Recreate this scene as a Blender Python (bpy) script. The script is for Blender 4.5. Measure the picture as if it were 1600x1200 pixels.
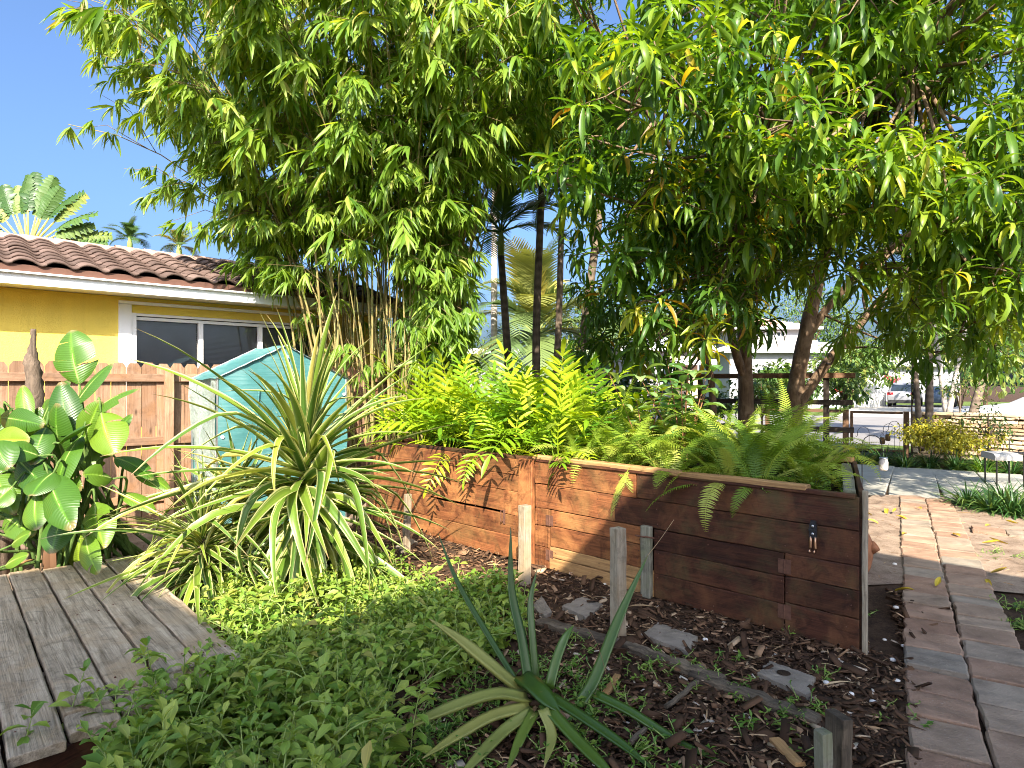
import bpy, math, random
import numpy as np
from mathutils import Vector, Matrix

random.seed(11)
RG = np.random.default_rng(11)
for o in list(bpy.data.objects):
    bpy.data.objects.remove(o)
SC = bpy.context.scene
COL = SC.collection
R = math.radians

# ------------------------------------------------------------ camera
CAM_H = 1.6
FPX = 980.0                      # focal length in photo pixels (1600 wide)
cam_d = bpy.data.cameras.new('camera')
cam_d.sensor_width = 36.0
cam_d.lens = FPX / 1600 * 36.0
cam_d.clip_start = 0.05
cam_d.clip_end = 2000
cam = bpy.data.objects.new('camera', cam_d)
cam.location = (0, 0, CAM_H)
cam.rotation_euler = (R(90), 0, 0)
COL.objects.link(cam)
SC.camera = cam

# ------------------------------------------------------------ sky, sun, exposure
SUN_EL = R(38)
SH = Vector((0.02, -1.0, 0)).normalized()          # horizontal direction towards the sun
S_DIR = Vector((SH.x * math.cos(SUN_EL), SH.y * math.cos(SUN_EL), math.sin(SUN_EL)))
w = bpy.data.worlds.new('World')
SC.world = w
w.use_nodes = True
wn = w.node_tree
bg = wn.nodes['Background']
sky = wn.nodes.new('ShaderNodeTexSky')
sky.sky_type = 'NISHITA'
sky.sun_disc = False
sky.sun_elevation = SUN_EL
sky.sun_rotation = math.atan2(SH.x, SH.y)
sky.air_density = 1.0
sky.altitude = 0
sky.dust_density = 6.0
sky.ozone_density = 10.0
wn.links.new(sky.outputs[0], bg.inputs[0])
bg.inputs[1].default_value = 0.12
sun_d = bpy.data.lights.new('sun', 'SUN')
sun_d.energy = 5.0
sun_d.angle = R(0.5)
sun_d.color = (1.0, 0.93, 0.82)
sun = bpy.data.objects.new('sun', sun_d)
sun.rotation_euler = S_DIR.to_track_quat('Z', 'Y').to_euler()
sun.location = (0, 0, 30)
COL.objects.link(sun)
SC.view_settings.view_transform = 'Standard'
SC.view_settings.look = 'None'
SC.view_settings.exposure = 1.62
SC.view_settings.gamma = 1.0
SC.view_settings.use_white_balance = True
SC.view_settings.white_balance_temperature = 6900
SC.view_settings.white_balance_tint = 10
SC.view_settings.use_curve_mapping = False
SC.cycles.max_bounces = 12
SC.cycles.diffuse_bounces = 6
SC.cycles.transparent_max_bounces = 8
SC.cycles.filter_width = 1.0
SC.cycles.caustics_reflective = False
SC.cycles.caustics_refractive = False
try:
    SC.cycles.use_denoising = True
    SC.cycles.denoiser = 'OPENIMAGEDENOISE'
    SC.cycles.denoising_prefilter = 'ACCURATE'
except Exception:
    pass


def P(px, py, D):
    """a point of the garden, D metres in front of the camera, read off the photograph"""
    return Vector(((px - 800) / FPX * D, D, CAM_H - (py - 600) / FPX * D))


def G(px, py, z=0.0):
    """the point of the level z seen at that place"""
    return P(px, py, FPX * (CAM_H - z) / (py - 600))


# house axes: U along the yellow house and its fence, V away from the camera
UX, VX = Vector((.757, .653, 0)).normalized(), Vector((-.653, .757, 0)).normalized()
ZX = Vector((0, 0, 1))


def H(u, v, z):
    return UX * u + VX * v + ZX * z


# path axes: QX along the paver path, EX across it to the right
QX, EX = Vector((.522, .853, 0)).normalized(), Vector((.853, -.522, 0)).normalized()


def K(e, q, z=0.0):
    return EX * e + QX * q + ZX * z


# ------------------------------------------------------------ materials
MATS = {}


def newmat(name):
    m = bpy.data.materials.new(name)
    m.use_nodes = True
    nt = m.node_tree
    nt.nodes.clear()
    out = nt.nodes.new('ShaderNodeOutputMaterial')
    MATS[name] = m
    return m, nt, out


def nd(nt, t, **kw):
    n = nt.nodes.new(t)
    for k, v in kw.items():
        if k.startswith('i_'):
            n.inputs[int(k[2:])].default_value = v
        else:
            setattr(n, k, v)
    return n


def lk(nt, a, b):
    nt.links.new(a, b)


def ramp(nt, fac, stops, interp='LINEAR'):
    r = nd(nt, 'ShaderNodeValToRGB')
    cr = r.color_ramp
    cr.interpolation = interp
    while len(cr.elements) < len(stops):
        cr.elements.new(0.5)
    for e, (p, c) in zip(cr.elements, stops):
        e.position = p
        e.color = (*c, 1) if len(c) == 3 else c
    lk(nt, fac, r.inputs[0])
    return r.outputs[0]


def tex_noise(nt, vec, scale, detail=6, rough=.6, dist=0.0):
    n = nd(nt, 'ShaderNodeTexNoise')
    n.inputs['Scale'].default_value = scale
    n.inputs['Detail'].default_value = detail
    n.inputs['Roughness'].default_value = rough
    n.inputs['Distortion'].default_value = dist
    if vec is not None:
        lk(nt, vec, n.inputs['Vector'])
    return n


def math_n(nt, op, a, b=None):
    n = nd(nt, 'ShaderNodeMath', operation=op)
    for i, x in enumerate((a, b)):
        if x is None:
            continue
        if isinstance(x, (int, float)):
            n.inputs[i].default_value = x
        else:
            lk(nt, x, n.inputs[i])
    return n.outputs[0]


def mixc(nt, fac, a, b, mode='MIX'):
    n = nd(nt, 'ShaderNodeMix', data_type='RGBA', blend_type=mode)
    for s, x in ((n.inputs[0], fac), (n.inputs[6], a), (n.inputs[7], b)):
        if isinstance(x, (int, float)):
            s.default_value = x
        elif isinstance(x, tuple):
            s.default_value = (*x, 1)
        else:
            lk(nt, x, s)
    return n.outputs[2]


def bump(nt, h, strength=.4, dist=.01):
    b = nd(nt, 'ShaderNodeBump')
    b.inputs['Strength'].default_value = strength
    b.inputs['Distance'].default_value = dist
    lk(nt, h, b.inputs['Height'])
    return b.outputs[0]


def princ(nt, out, col, rough=.6, spec=.4, metal=0, normal=None):
    p = nd(nt, 'ShaderNodeBsdfPrincipled')
    if isinstance(col, tuple):
        p.inputs['Base Color'].default_value = (*col, 1)
    else:
        lk(nt, col, p.inputs['Base Color'])
    if isinstance(rough, (int, float)):
        p.inputs['Roughness'].default_value = rough
    else:
        lk(nt, rough, p.inputs['Roughness'])
    p.inputs['Specular IOR Level'].default_value = spec
    p.inputs['Metallic'].default_value = metal
    if normal is not None:
        lk(nt, normal, p.inputs['Normal'])
    if out is not None:
        lk(nt, p.outputs[0], out.inputs[0])
    return p


def plain(name, col, rough=.6, spec=.4, metal=0, var=.12, scale=6, bmp=.0):
    """a painted or moulded surface with a little uneven tone"""
    m, nt, out = newmat(name)
    tc = nd(nt, 'ShaderNodeTexCoord')
    n = tex_noise(nt, tc.outputs['Object'], scale, 6, .65)
    c = ramp(nt, n.outputs[0], [(.25, tuple(x * (1 - var) for x in col)), (.75, tuple(min(1, x * (1 + var)) for x in col))])
    nm = None
    if bmp:
        n2 = tex_noise(nt, tc.outputs['Object'], scale * 12, 4, .6)
        nm = bump(nt, n2.outputs[0], bmp, .01)
    princ(nt, out, c, rough, spec, metal, nm)
    return m


LEAFY = set()


def leafmat(name, stops, trans=.32, tmul=(1.5, 1.35, .5), rough=.42, margin=None, rib=.35, spec=.45, veins=0.0, mmin=.55, mmax=.7, tips=0.0):
    """foliage: colour by leaf (attribute lf.z plus the object's own number), lighter midrib, light shining through"""
    LEAFY.add(name)
    m, nt, out = newmat(name)
    at = nd(nt, 'ShaderNodeAttribute', attribute_name='lf')
    sp = nd(nt, 'ShaderNodeSeparateXYZ')
    lk(nt, at.outputs['Vector'], sp.inputs[0])
    oi = nd(nt, 'ShaderNodeObjectInfo')
    rnd = math_n(nt, 'FRACT', math_n(nt, 'ADD', sp.outputs[2], oi.outputs['Random']))
    col = ramp(nt, rnd, stops)
    tc = nd(nt, 'ShaderNodeTexCoord')
    nz = tex_noise(nt, tc.outputs['Object'], 14, 4, .6)
    col = mixc(nt, math_n(nt, 'MULTIPLY', nz.outputs[0], .35), col, mixc(nt, 1.0, col, (.55, .55, .5), 'MULTIPLY'))
    lat = math_n(nt, 'ABSOLUTE', sp.outputs[0])
    if margin:
        st = nd(nt, 'ShaderNodeTexNoise', noise_dimensions='2D')
        st.inputs['Scale'].default_value = 1.0
        cb = nd(nt, 'ShaderNodeCombineXYZ')
        lk(nt, math_n(nt, 'MULTIPLY', sp.outputs[0], 7.0), cb.inputs[0])
        lk(nt, math_n(nt, 'MULTIPLY', rnd, 60.0), cb.inputs[1])
        lk(nt, cb.outputs[0], st.inputs['Vector'])
        f = math_n(nt, 'ADD', lat, math_n(nt, 'MULTIPLY', math_n(nt, 'SUBTRACT', st.outputs[0], .5), .9))
        fr = ramp(nt, f, [(mmin, (0, 0, 0)), (mmax, (1, 1, 1))])
        col = mixc(nt, fr, col, margin)
    if rib:
        fr = ramp(nt, lat, [(.03, (rib,) * 3), (.14, (0, 0, 0))])
        col = mixc(nt, fr, col, mixc(nt, 1.0, col, (1.9, 1.8, 1.5), 'MULTIPLY'))
    if tips:
        n5 = tex_noise(nt, tc.outputs['Object'], 3.0, 3, .6)
        tf = math_n(nt, 'ADD', sp.outputs[1], math_n(nt, 'MULTIPLY', math_n(nt, 'SUBTRACT', n5.outputs[0], .5), .30))
        col = mixc(nt, ramp(nt, tf, [(.90, (0, 0, 0)), (.97, (tips,) * 3)]), col, (.30, .19, .10))
        sp2 = tex_noise(nt, tc.outputs['Object'], 55, 3, .7)
        col = mixc(nt, ramp(nt, sp2.outputs[0], [(.68, (0, 0, 0)), (.76, (.55,) * 3)]), col, (.16, .12, .05))
    nm = None
    if veins:
        wv = math_n(nt, 'SINE', math_n(nt, 'ADD', math_n(nt, 'MULTIPLY', sp.outputs[1], veins), math_n(nt, 'MULTIPLY', lat, -9.0)))
        nm = bump(nt, wv, .16, .006)
    p = princ(nt, None, col, rough, spec, 0, nm)
    t = nd(nt, 'ShaderNodeBsdfTranslucent')
    lk(nt, mixc(nt, 1.0, col, tmul, 'MULTIPLY'), t.inputs[0])
    mx = nd(nt, 'ShaderNodeMixShader')
    mx.inputs[0].default_value = trans
    lk(nt, p.outputs[0], mx.inputs[1])
    lk(nt, t.outputs[0], mx.inputs[2])
    lk(nt, mx.outputs[0], out.inputs[0])
    return m


def woodmat(name, c1, c2, c3=None, var=.35, rough=.75, gscale=1.0, algae=None, algae_amt=.0, dirt=.35, bmp=.5, knots=0.0):
    """timber: grain along the piece's own length (local X), knots, blotches and per-piece tone"""
    m, nt, out = newmat(name)
    tc = nd(nt, 'ShaderNodeTexCoord')
    oi = nd(nt, 'ShaderNodeObjectInfo')
    off = nd(nt, 'ShaderNodeVectorMath', operation='ADD')
    lk(nt, tc.outputs['Object'], off.inputs[0])
    sc0 = nd(nt, 'ShaderNodeVectorMath', operation='SCALE')
    sc0.inputs[0].default_value = (13.1, 7.7, 5.3)
    lk(nt, oi.outputs['Random'], sc0.inputs['Scale'])
    lk(nt, sc0.outputs[0], off.inputs[1])
    mp = nd(nt, 'ShaderNodeMapping')
    mp.inputs['Scale'].default_value = (2.2 * gscale, 34 * gscale, 34 * gscale)
    lk(nt, off.outputs[0], mp.inputs[0])
    g = tex_noise(nt, mp.outputs[0], 1.0, 8, .62, .8)
    mp2 = nd(nt, 'ShaderNodeMapping')
    mp2.inputs['Scale'].default_value = (5 * gscale, 190 * gscale, 190 * gscale)
    lk(nt, off.outputs[0], mp2.inputs[0])
    g2 = tex_noise(nt, mp2.outputs[0], 1.0, 4, .6, .3)
    gg = math_n(nt, 'ADD', math_n(nt, 'MULTIPLY', g.outputs[0], .65), math_n(nt, 'MULTIPLY', g2.outputs[0], .35))
    col = ramp(nt, gg, [(.34, c1), (.5, tuple((a + b) / 2 for a, b in zip(c1, c2))), (.66, c2)])
    bl = tex_noise(nt, off.outputs[0], 3.2, 7, .62, .6)
    if c3:
        col = mixc(nt, ramp(nt, bl.outputs[0], [(.47, (0, 0, 0)), (.66, (.85,) * 3)]), col, c3)
    d = tex_noise(nt, off.outputs[0], 7.5, 8, .7, 1.2)
    col = mixc(nt, math_n(nt, 'MULTIPLY', ramp(nt, d.outputs[0], [(.5, (0, 0, 0)), (.72, (1, 1, 1))]), dirt), col, tuple(x * .28 for x in c1))
    if algae:
        a = tex_noise(nt, off.outputs[0], 2.3, 8, .68, .5)
        col = mixc(nt, math_n(nt, 'MULTIPLY', ramp(nt, a.outputs[0], [(.5, (0, 0, 0)), (.68, (1, 1, 1))]), algae_amt), col, algae)
    if knots:
        vr = nd(nt, 'ShaderNodeTexVoronoi')
        vr.inputs['Scale'].default_value = 1.0
        mp3 = nd(nt, 'ShaderNodeMapping')
        mp3.inputs['Scale'].default_value = (2.6, 7, 7)
        lk(nt, off.outputs[0], mp3.inputs[0])
        lk(nt, mp3.outputs[0], vr.inputs['Vector'])
        col = mixc(nt, ramp(nt, vr.outputs['Distance'], [(.03, (knots,) * 3), (.13, (0, 0, 0))]), col, tuple(x * .3 for x in c1))
    k = math_n(nt, 'ADD', 1 - var / 2, math_n(nt, 'MULTIPLY', oi.outputs['Random'], var))
    vm = nd(nt, 'ShaderNodeCombineXYZ')
    for i in range(3):
        lk(nt, k, vm.inputs[i])
    col = mixc(nt, 1.0, col, vm.outputs[0], 'MULTIPLY')
    nm = bump(nt, gg, bmp, .012)
    princ(nt, out, col, rough, .25, 0, nm)
    return m


def barkmat(name, c1, c2, scale=6, rings=0.0, patch=None):
    m, nt, out = newmat(name)
    tc = nd(nt, 'ShaderNodeTexCoord')
    mp = nd(nt, 'ShaderNodeMapping')
    mp.inputs['Scale'].default_value = (scale * 3, scale * 3, scale * .8)
    lk(nt, tc.outputs['Object'], mp.inputs[0])
    n = tex_noise(nt, mp.outputs[0], 1, 8, .7, .5)
    h = n.outputs[0]
    if rings:
        sp = nd(nt, 'ShaderNodeSeparateXYZ')
        lk(nt, tc.outputs['Object'], sp.inputs[0])
        s = math_n(nt, 'SINE', math_n(nt, 'ADD', math_n(nt, 'MULTIPLY', sp.outputs[2], rings), math_n(nt, 'MULTIPLY', n.outputs[0], 3.0)))
        h = math_n(nt, 'ADD', math_n(nt, 'MULTIPLY', h, .85), math_n(nt, 'MULTIPLY', s, .07))
    col = ramp(nt, h, [(.3, c1), (.65, c2)])
    if patch:
        n2 = tex_noise(nt, tc.outputs['Object'], 5, 5, .6)
        col = mixc(nt, ramp(nt, n2.outputs[0], [(.5, (0, 0, 0)), (.62, (.8,) * 3)]), col, patch)
    princ(nt, out, col, .85, .2, 0, bump(nt, h, .7, .03))
    return m


def objramp(name, stops, rough=.85, nscale=9, nvar=.3, bmp=.35, speck=None, spec=.2):
    """one tone per object (paver, stone, tile) with mottling"""
    m, nt, out = newmat(name)
    oi = nd(nt, 'ShaderNodeObjectInfo')
    tc = nd(nt, 'ShaderNodeTexCoord')
    geo = nd(nt, 'ShaderNodeNewGeometry')
    col = ramp(nt, oi.outputs['Random'], stops)
    n = tex_noise(nt, geo.outputs['Position'], nscale, 8, .65, .4)
    col = mixc(nt, math_n(nt, 'MULTIPLY', ramp(nt, n.outputs[0], [(.4, (0, 0, 0)), (.75, (1, 1, 1))]), nvar * 1.6), col, mixc(nt, 1.0, col, (.45, .43, .42), 'MULTIPLY'))
    n2 = tex_noise(nt, geo.outputs['Position'], nscale * 16, 4, .6)
    if speck:
        col = mixc(nt, ramp(nt, n2.outputs[0], [(.6, (0, 0, 0)), (.7, (.5,) * 3)]), col, speck)
    n3 = math_n(nt, 'ADD', n2.outputs[0], n.outputs[0])
    princ(nt, out, col, rough, spec, 0, bump(nt, n3, bmp, .012))
    return m


# foliage
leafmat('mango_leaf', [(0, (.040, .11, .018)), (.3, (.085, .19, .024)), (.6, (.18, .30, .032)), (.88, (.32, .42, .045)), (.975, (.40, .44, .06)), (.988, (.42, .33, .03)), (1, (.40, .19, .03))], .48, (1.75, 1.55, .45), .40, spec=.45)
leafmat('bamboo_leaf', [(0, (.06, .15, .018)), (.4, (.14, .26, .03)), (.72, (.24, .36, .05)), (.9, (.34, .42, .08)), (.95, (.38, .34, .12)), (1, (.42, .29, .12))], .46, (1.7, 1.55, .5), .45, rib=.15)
leafmat('paddle_leaf', [(0, (.03, .09, .012)), (.5, (.06, .15, .016)), (.85, (.12, .22, .02)), (1, (.20, .29, .03))], .26, (1.8, 1.6, .5), .36, rib=.9, veins=150, spec=.45, tips=.6)
leafmat('variegated_leaf', [(0, (.05, .12, .02)), (.5, (.11, .20, .025)), (.9, (.22, .30, .035)), (1, (.36, .30, .08))], .25, (1.4, 1.3, .6), .42, margin=(.56, .55, .24), rib=.2, mmin=.70, mmax=.86, tips=.85)
leafmat('lobed_fern_leaf', [(0, (.06, .17, .012)), (.3, (.17, .32, .015)), (.7, (.33, .46, .02)), (1, (.42, .50, .03))], .33, (1.4, 1.3, .4), .4, rib=.25)
leafmat('sword_fern_leaf', [(0, (.10, .20, .02)), (.4, (.24, .36, .035)), (.8, (.38, .47, .06)), (1, (.46, .50, .11))], .38, (1.4, 1.3, .5), .5, rib=.0)
leafmat('ground_cover_leaf', [(0, (.09, .20, .025)), (.5, (.21, .33, .045)), (.85, (.35, .43, .075)), (.97, (.28, .34, .08)), (1, (.40, .33, .08))], .3, (1.4, 1.3, .5), .5, rib=.3)
leafmat('weed_leaf', [(0, (.06, .16, .02)), (.6, (.13, .27, .03)), (1, (.22, .33, .05))], .3, (1.4, 1.3, .5), .5)
leafmat('shrub_leaf', [(0, (.06, .17, .05)), (.5, (.17, .31, .10)), (1, (.40, .50, .22))], .3, (1.4, 1.3, .5), .42, rib=.4)
leafmat('golden_leaf', [(0, (.12, .16, .02)), (.5, (.30, .30, .025)), (1, (.45, .38, .03))], .3, (1.3, 1.2, .5), .5)
leafmat('strap_leaf', [(0, (.02, .07, .02)), (.6, (.05, .13, .03)), (1, (.16, .24, .06))], .22, (1.4, 1.3, .5), .4)
leafmat('palm_leaf', [(0, (.04, .10, .025)), (.6, (.09, .17, .04)), (1, (.17, .23, .06))], .25, (1.4, 1.3, .5), .42)
leafmat('date_palm_leaf', [(0, (.09, .16, .06)), (.5, (.15, .22, .07)), (.8, (.25, .27, .07)), (1, (.42, .34, .06))], .3, (1.3, 1.2, .6), .5)
leafmat('far_leaf', [(0, (.04, .11, .025)), (.5, (.10, .19, .04)), (.85, (.20, .27, .06)), (1, (.34, .33, .09))], .33, (1.5, 1.35, .5), .55, rib=0)
leafmat('fallen_leaf', [(0, (.48, .30, .03)), (.5, (.55, .42, .04)), (1, (.30, .14, .04))], .2, (1.2, 1.1, .6), .55)
leafmat('litter', [(0, (.09, .05, .03)), (.3, (.17, .09, .05)), (.6, (.31, .19, .10)), (1, (.50, .36, .21))], .05, (1, 1, 1), .8, rib=0, spec=.15)
leafmat('mulch_chip', [(0, (.040, .022, .013)), (.45, (.095, .052, .030)), (.78, (.19, .105, .058)), (.93, (.33, .20, .115)), (.985, (.46, .33, .21)), (1, (.62, .56, .48))], .0, (1, 1, 1), .85, rib=0, spec=.15)
leafmat('snake_leaf', [(0, (.035, .085, .012)), (.6, (.075, .14, .018)), (1, (.13, .19, .03))], .12, (1.3, 1.2, .5), .34, rib=.0, spec=.5, tips=.8)
leafmat('snake_leaf_pale', [(0, (.21, .24, .06)), (1, (.30, .30, .08))], .10, (1.3, 1.2, .6), .42, rib=.0, spec=.4, tips=.8)
leafmat('red_flower', [(0, (.65, .04, .05)), (1, (.8, .08, .12))], .3, (1.2, .8, .8), .6, rib=0)

# timber, masonry, paint
woodmat('deck_wood', (.12, .088, .055), (.54, .44, .32), (.36, .26, .16), .25, .8, .75, dirt=.6, bmp=.8)
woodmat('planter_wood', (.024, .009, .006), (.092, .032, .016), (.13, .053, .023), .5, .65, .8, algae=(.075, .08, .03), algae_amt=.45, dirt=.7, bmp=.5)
woodmat('planter_wood_sunlit', (.075, .026, .011), (.27, .098, .037), (.34, .145, .052), .5, .65, .8, algae=(.12, .095, .035), algae_amt=.4, dirt=.75, bmp=.5)  # sunlit copy of planter_wood: more orange boards, sunlight put into the lighter colour
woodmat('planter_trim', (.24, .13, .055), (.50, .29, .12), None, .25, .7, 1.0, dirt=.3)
woodmat('grey_post_wood', (.20, .155, .105), (.44, .37, .27), (.30, .22, .13), .3, .85, 1.3, dirt=.5, bmp=.8)
woodmat('mossy_post_wood', (.13, .12, .085), (.30, .28, .21), (.18, .20, .09), .2, .85, 1.2, dirt=.6, bmp=.8)
woodmat('fence_wood', (.16, .088, .052), (.36, .225, .145), (.28, .145, .072), .5, .75, 1.0, dirt=.45, knots=.85, bmp=.35)
woodmat('rail_wood', (.095, .05, .028), (.22, .125, .07), None, .3, .7, 1.2, dirt=.4)
woodmat('dark_rail_wood', (.032, .025, .02), (.085, .066, .052), None, .3, .7, 1.2, dirt=.3)
woodmat('timber_edge_wood', (.045, .034, .025), (.20, .155, .105), (.04, .03, .022), .3, .9, .9, dirt=.7, bmp=1.0)
barkmat('mango_bark', (.07, .046, .03), (.24, .16, .10), 5, 0, (.27, .19, .125))
barkmat('palm_bark', (.10, .075, .055), (.26, .20, .15), 4, 45)
barkmat('dark_palm_bark', (.06, .046, .036), (.17, .13, .10), 4, 40)
barkmat('pale_palm_bark', (.30, .26, .22), (.52, .47, .41), 4, 40)
barkmat('culm_bark', (.15, .11, .04), (.36, .29, .12), 3, 0, (.11, .15, .045))
barkmat('dead_bark', (.05, .038, .03), (.19, .14, .10), 6)
barkmat('twig_bark', (.11, .07, .035), (.25, .18, .09), 6)
barkmat('green_stem', (.16, .25, .06), (.33, .40, .13), 8)
barkmat('dark_stem', (.05, .11, .025), (.13, .20, .05), 8)
barkmat('yellow_stem', (.42, .36, .06), (.66, .56, .14), 4)
barkmat('red_stem', (.20, .08, .04), (.34, .17, .09), 8)
objramp('paver_stone', [(0, (.30, .18, .12)), (.35, (.36, .235, .16)), (.65, (.33, .24, .17)), (.85, (.27, .23, .18)), (.95, (.38, .285, .205)), (1, (.33, .20, .135))], .85, 5, .6, .6, (.36, .31, .26))
objramp('step_stone', [(0, (.26, .225, .18)), (.5, (.29, .24, .185)), (1, (.23, .205, .17))], .9, 9, .5, .6, (.34, .31, .26))
objramp('patio_slab_stone', [(0, (.30, .295, .26)), (1, (.35, .345, .30))], .8, 3, .32, .25)
objramp('wall_stone', [(0, (.30, .20, .12)), (.4, (.46, .34, .21)), (.8, (.55, .44, .30)), (1, (.38, .30, .22))], .9, 7, .45, .7)
objramp('roof_clay', [(0, (.085, .058, .048)), (.5, (.12, .08, .066)), (1, (.165, .115, .097))], .75, 7, .4, .3)
objramp('ridge_clay', [(0, (.42, .28, .22)), (1, (.52, .36, .29))], .8, 7, .3, .3)
objramp('far_roof_clay', [(0, (.45, .42, .40)), (1, (.52, .50, .48))], .8, 2, .3, .2)
plain('bird_stop_mortar', (.115, .055, .038), .85, var=.2)
def stucco(name, col):
    """rendered wall: trowel relief, faint rain streaks and grime"""
    m, nt, out = newmat(name)
    tc = nd(nt, 'ShaderNodeTexCoord')
    mp = nd(nt, 'ShaderNodeMapping')
    mp.inputs['Scale'].default_value = (7, 7, .6)
    lk(nt, tc.outputs['Object'], mp.inputs[0])
    st = tex_noise(nt, mp.outputs[0], 1.0, 6, .65, .3)
    bl = tex_noise(nt, tc.outputs['Object'], 1.7, 7, .65)
    fine = tex_noise(nt, tc.outputs['Object'], 70, 4, .7)
    c = mixc(nt, math_n(nt, 'MULTIPLY', ramp(nt, st.outputs[0], [(.45, (0, 0, 0)), (.75, (1, 1, 1))]), .35), col, tuple(x * .72 for x in col))
    c = mixc(nt, math_n(nt, 'MULTIPLY', ramp(nt, bl.outputs[0], [(.45, (0, 0, 0)), (.7, (1, 1, 1))]), .3), c, tuple(x * .85 for x in col))
    princ(nt, out, c, .9, .15, 0, bump(nt, fine.outputs[0], .6, .012))


stucco('yellow_stucco', (.82, .62, .12))
plain('white_paint', (.80, .79, .77), .5, .4, var=.05, scale=3)
plain('cream_stucco', (.74, .70, .62), .85, .2, var=.05, scale=2, bmp=.15)
plain('far_white_stucco', (.31, .305, .32), .85, .2, var=.05, scale=1)
plain('far_grey_paint', (.34, .36, .38), .7, .3, var=.06, scale=1)
plain('far_pink_stucco', (.66, .45, .34), .85, .2, var=.05, scale=1)
plain('dark_interior', (.035, .037, .04), .9, .1)
plain('blind_fabric', (.38, .385, .40), .7, .3, var=.06)
plain('black_iron', (.018, .018, .018), .45, .5, var=.2)
plain('rust_iron', (.12, .055, .035), .8, .3, var=.4, scale=30)
plain('steel', (.55, .56, .57), .35, .5, 1.0)
plain('copper', (.62, .36, .22), .35, .5, 1.0)
plain('terracotta', (.30, .125, .06), .8, .25, var=.35, scale=9, bmp=.2)
plain('soil', (.035, .023, .015), .95, .1, var=.4, scale=14, bmp=.5)
plain('asphalt', (.21, .20, .195), .9, .2, var=.10, scale=1.5, bmp=.2)
plain('driveway_concrete', (.42, .40, .37), .9, .2, var=.12, scale=.7)
plain('bench_seat_stone', (.48, .46, .43), .6, .3, var=.06)
plain('silver_paint', (.30, .31, .34), .35, .5, .3, var=.03)
plain('white_car_paint', (.62, .62, .64), .25, .5, 0, var=.02)
plain('blue_car_paint', (.06, .09, .13), .3, .5, .3, var=.03)
plain('tyre_rubber', (.02, .02, .02), .8, .3)
plain('black_plastic', (.025, .025, .027), .5, .4)
plain('tail_light_red', (.45, .015, .02), .25, .5)
plain('sign_red', (.55, .05, .05), .5, .4)
plain('shell_white', (.72, .68, .62), .6, .3)
plain('grommet', (.75, .75, .74), .4, .4)
plain('car_glass', (.02, .03, .045), .06, .6)


def glassmat():
    m, nt, out = newmat('window_glass')
    tr = nd(nt, 'ShaderNodeBsdfTransparent')
    tr.inputs[0].default_value = (.78, .81, .83, 1)
    gl = nd(nt, 'ShaderNodeBsdfGlossy')
    gl.inputs['Roughness'].default_value = .03
    gl.inputs[0].default_value = (.9, .92, .95, 1)
    fr = nd(nt, 'ShaderNodeFresnel')
    fr.inputs[0].default_value = 1.7
    mx = nd(nt, 'ShaderNodeMixShader')
    lk(nt, fr.outputs[0], mx.inputs[0])
    lk(nt, tr.outputs[0], mx.inputs[1])
    lk(nt, gl.outputs[0], mx.inputs[2])
    lk(nt, mx.outputs[0], out.inputs[0])


glassmat()


def tarpmat():
    m, nt, out = newmat('green_tarp')
    tc = nd(nt, 'ShaderNodeTexCoord')
    n = tex_noise(nt, tc.outputs['Object'], 2.2, 5, .55, .4)
    mp = nd(nt, 'ShaderNodeMapping')
    mp.inputs['Scale'].default_value = (3, 3, 60)
    lk(nt, tc.outputs['Object'], mp.inputs[0])
    n2 = tex_noise(nt, mp.outputs[0], 1, 4, .6, .4)
    h = math_n(nt, 'ADD', n.outputs[0], math_n(nt, 'MULTIPLY', n2.outputs[0], .5))
    col = ramp(nt, h, [(.45, (.05, .185, .19)), (.75, (.08, .25, .25)), (1.0, (.19, .36, .36))])
    p = princ(nt, None, col, .5, .4, 0, bump(nt, h, .3, .03))
    t = nd(nt, 'ShaderNodeBsdfTranslucent')
    lk(nt, col, t.inputs[0])
    mx = nd(nt, 'ShaderNodeMixShader')
    mx.inputs[0].default_value = .3
    lk(nt, p.outputs[0], mx.inputs[1])
    lk(nt, t.outputs[0], mx.inputs[2])
    lk(nt, mx.outputs[0], out.inputs[0])
    m2, nt, out = newmat('clear_tarp')
    tc = nd(nt, 'ShaderNodeTexCoord')
    n = tex_noise(nt, tc.outputs['Object'], 5, 7, .65, 1.5)
    col = ramp(nt, n.outputs[0], [(.35, (.26, .33, .28)), (.7, (.50, .56, .50))])
    p = princ(nt, None, col, .35, .5, 0, bump(nt, n.outputs[0], .8, .06))
    t = nd(nt, 'ShaderNodeBsdfTransparent')
    mx = nd(nt, 'ShaderNodeMixShader')
    mx.inputs[0].default_value = .25
    lk(nt, p.outputs[0], mx.inputs[1])
    lk(nt, t.outputs[0], mx.inputs[2])
    lk(nt, mx.outputs[0], out.inputs[0])


tarpmat()


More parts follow.
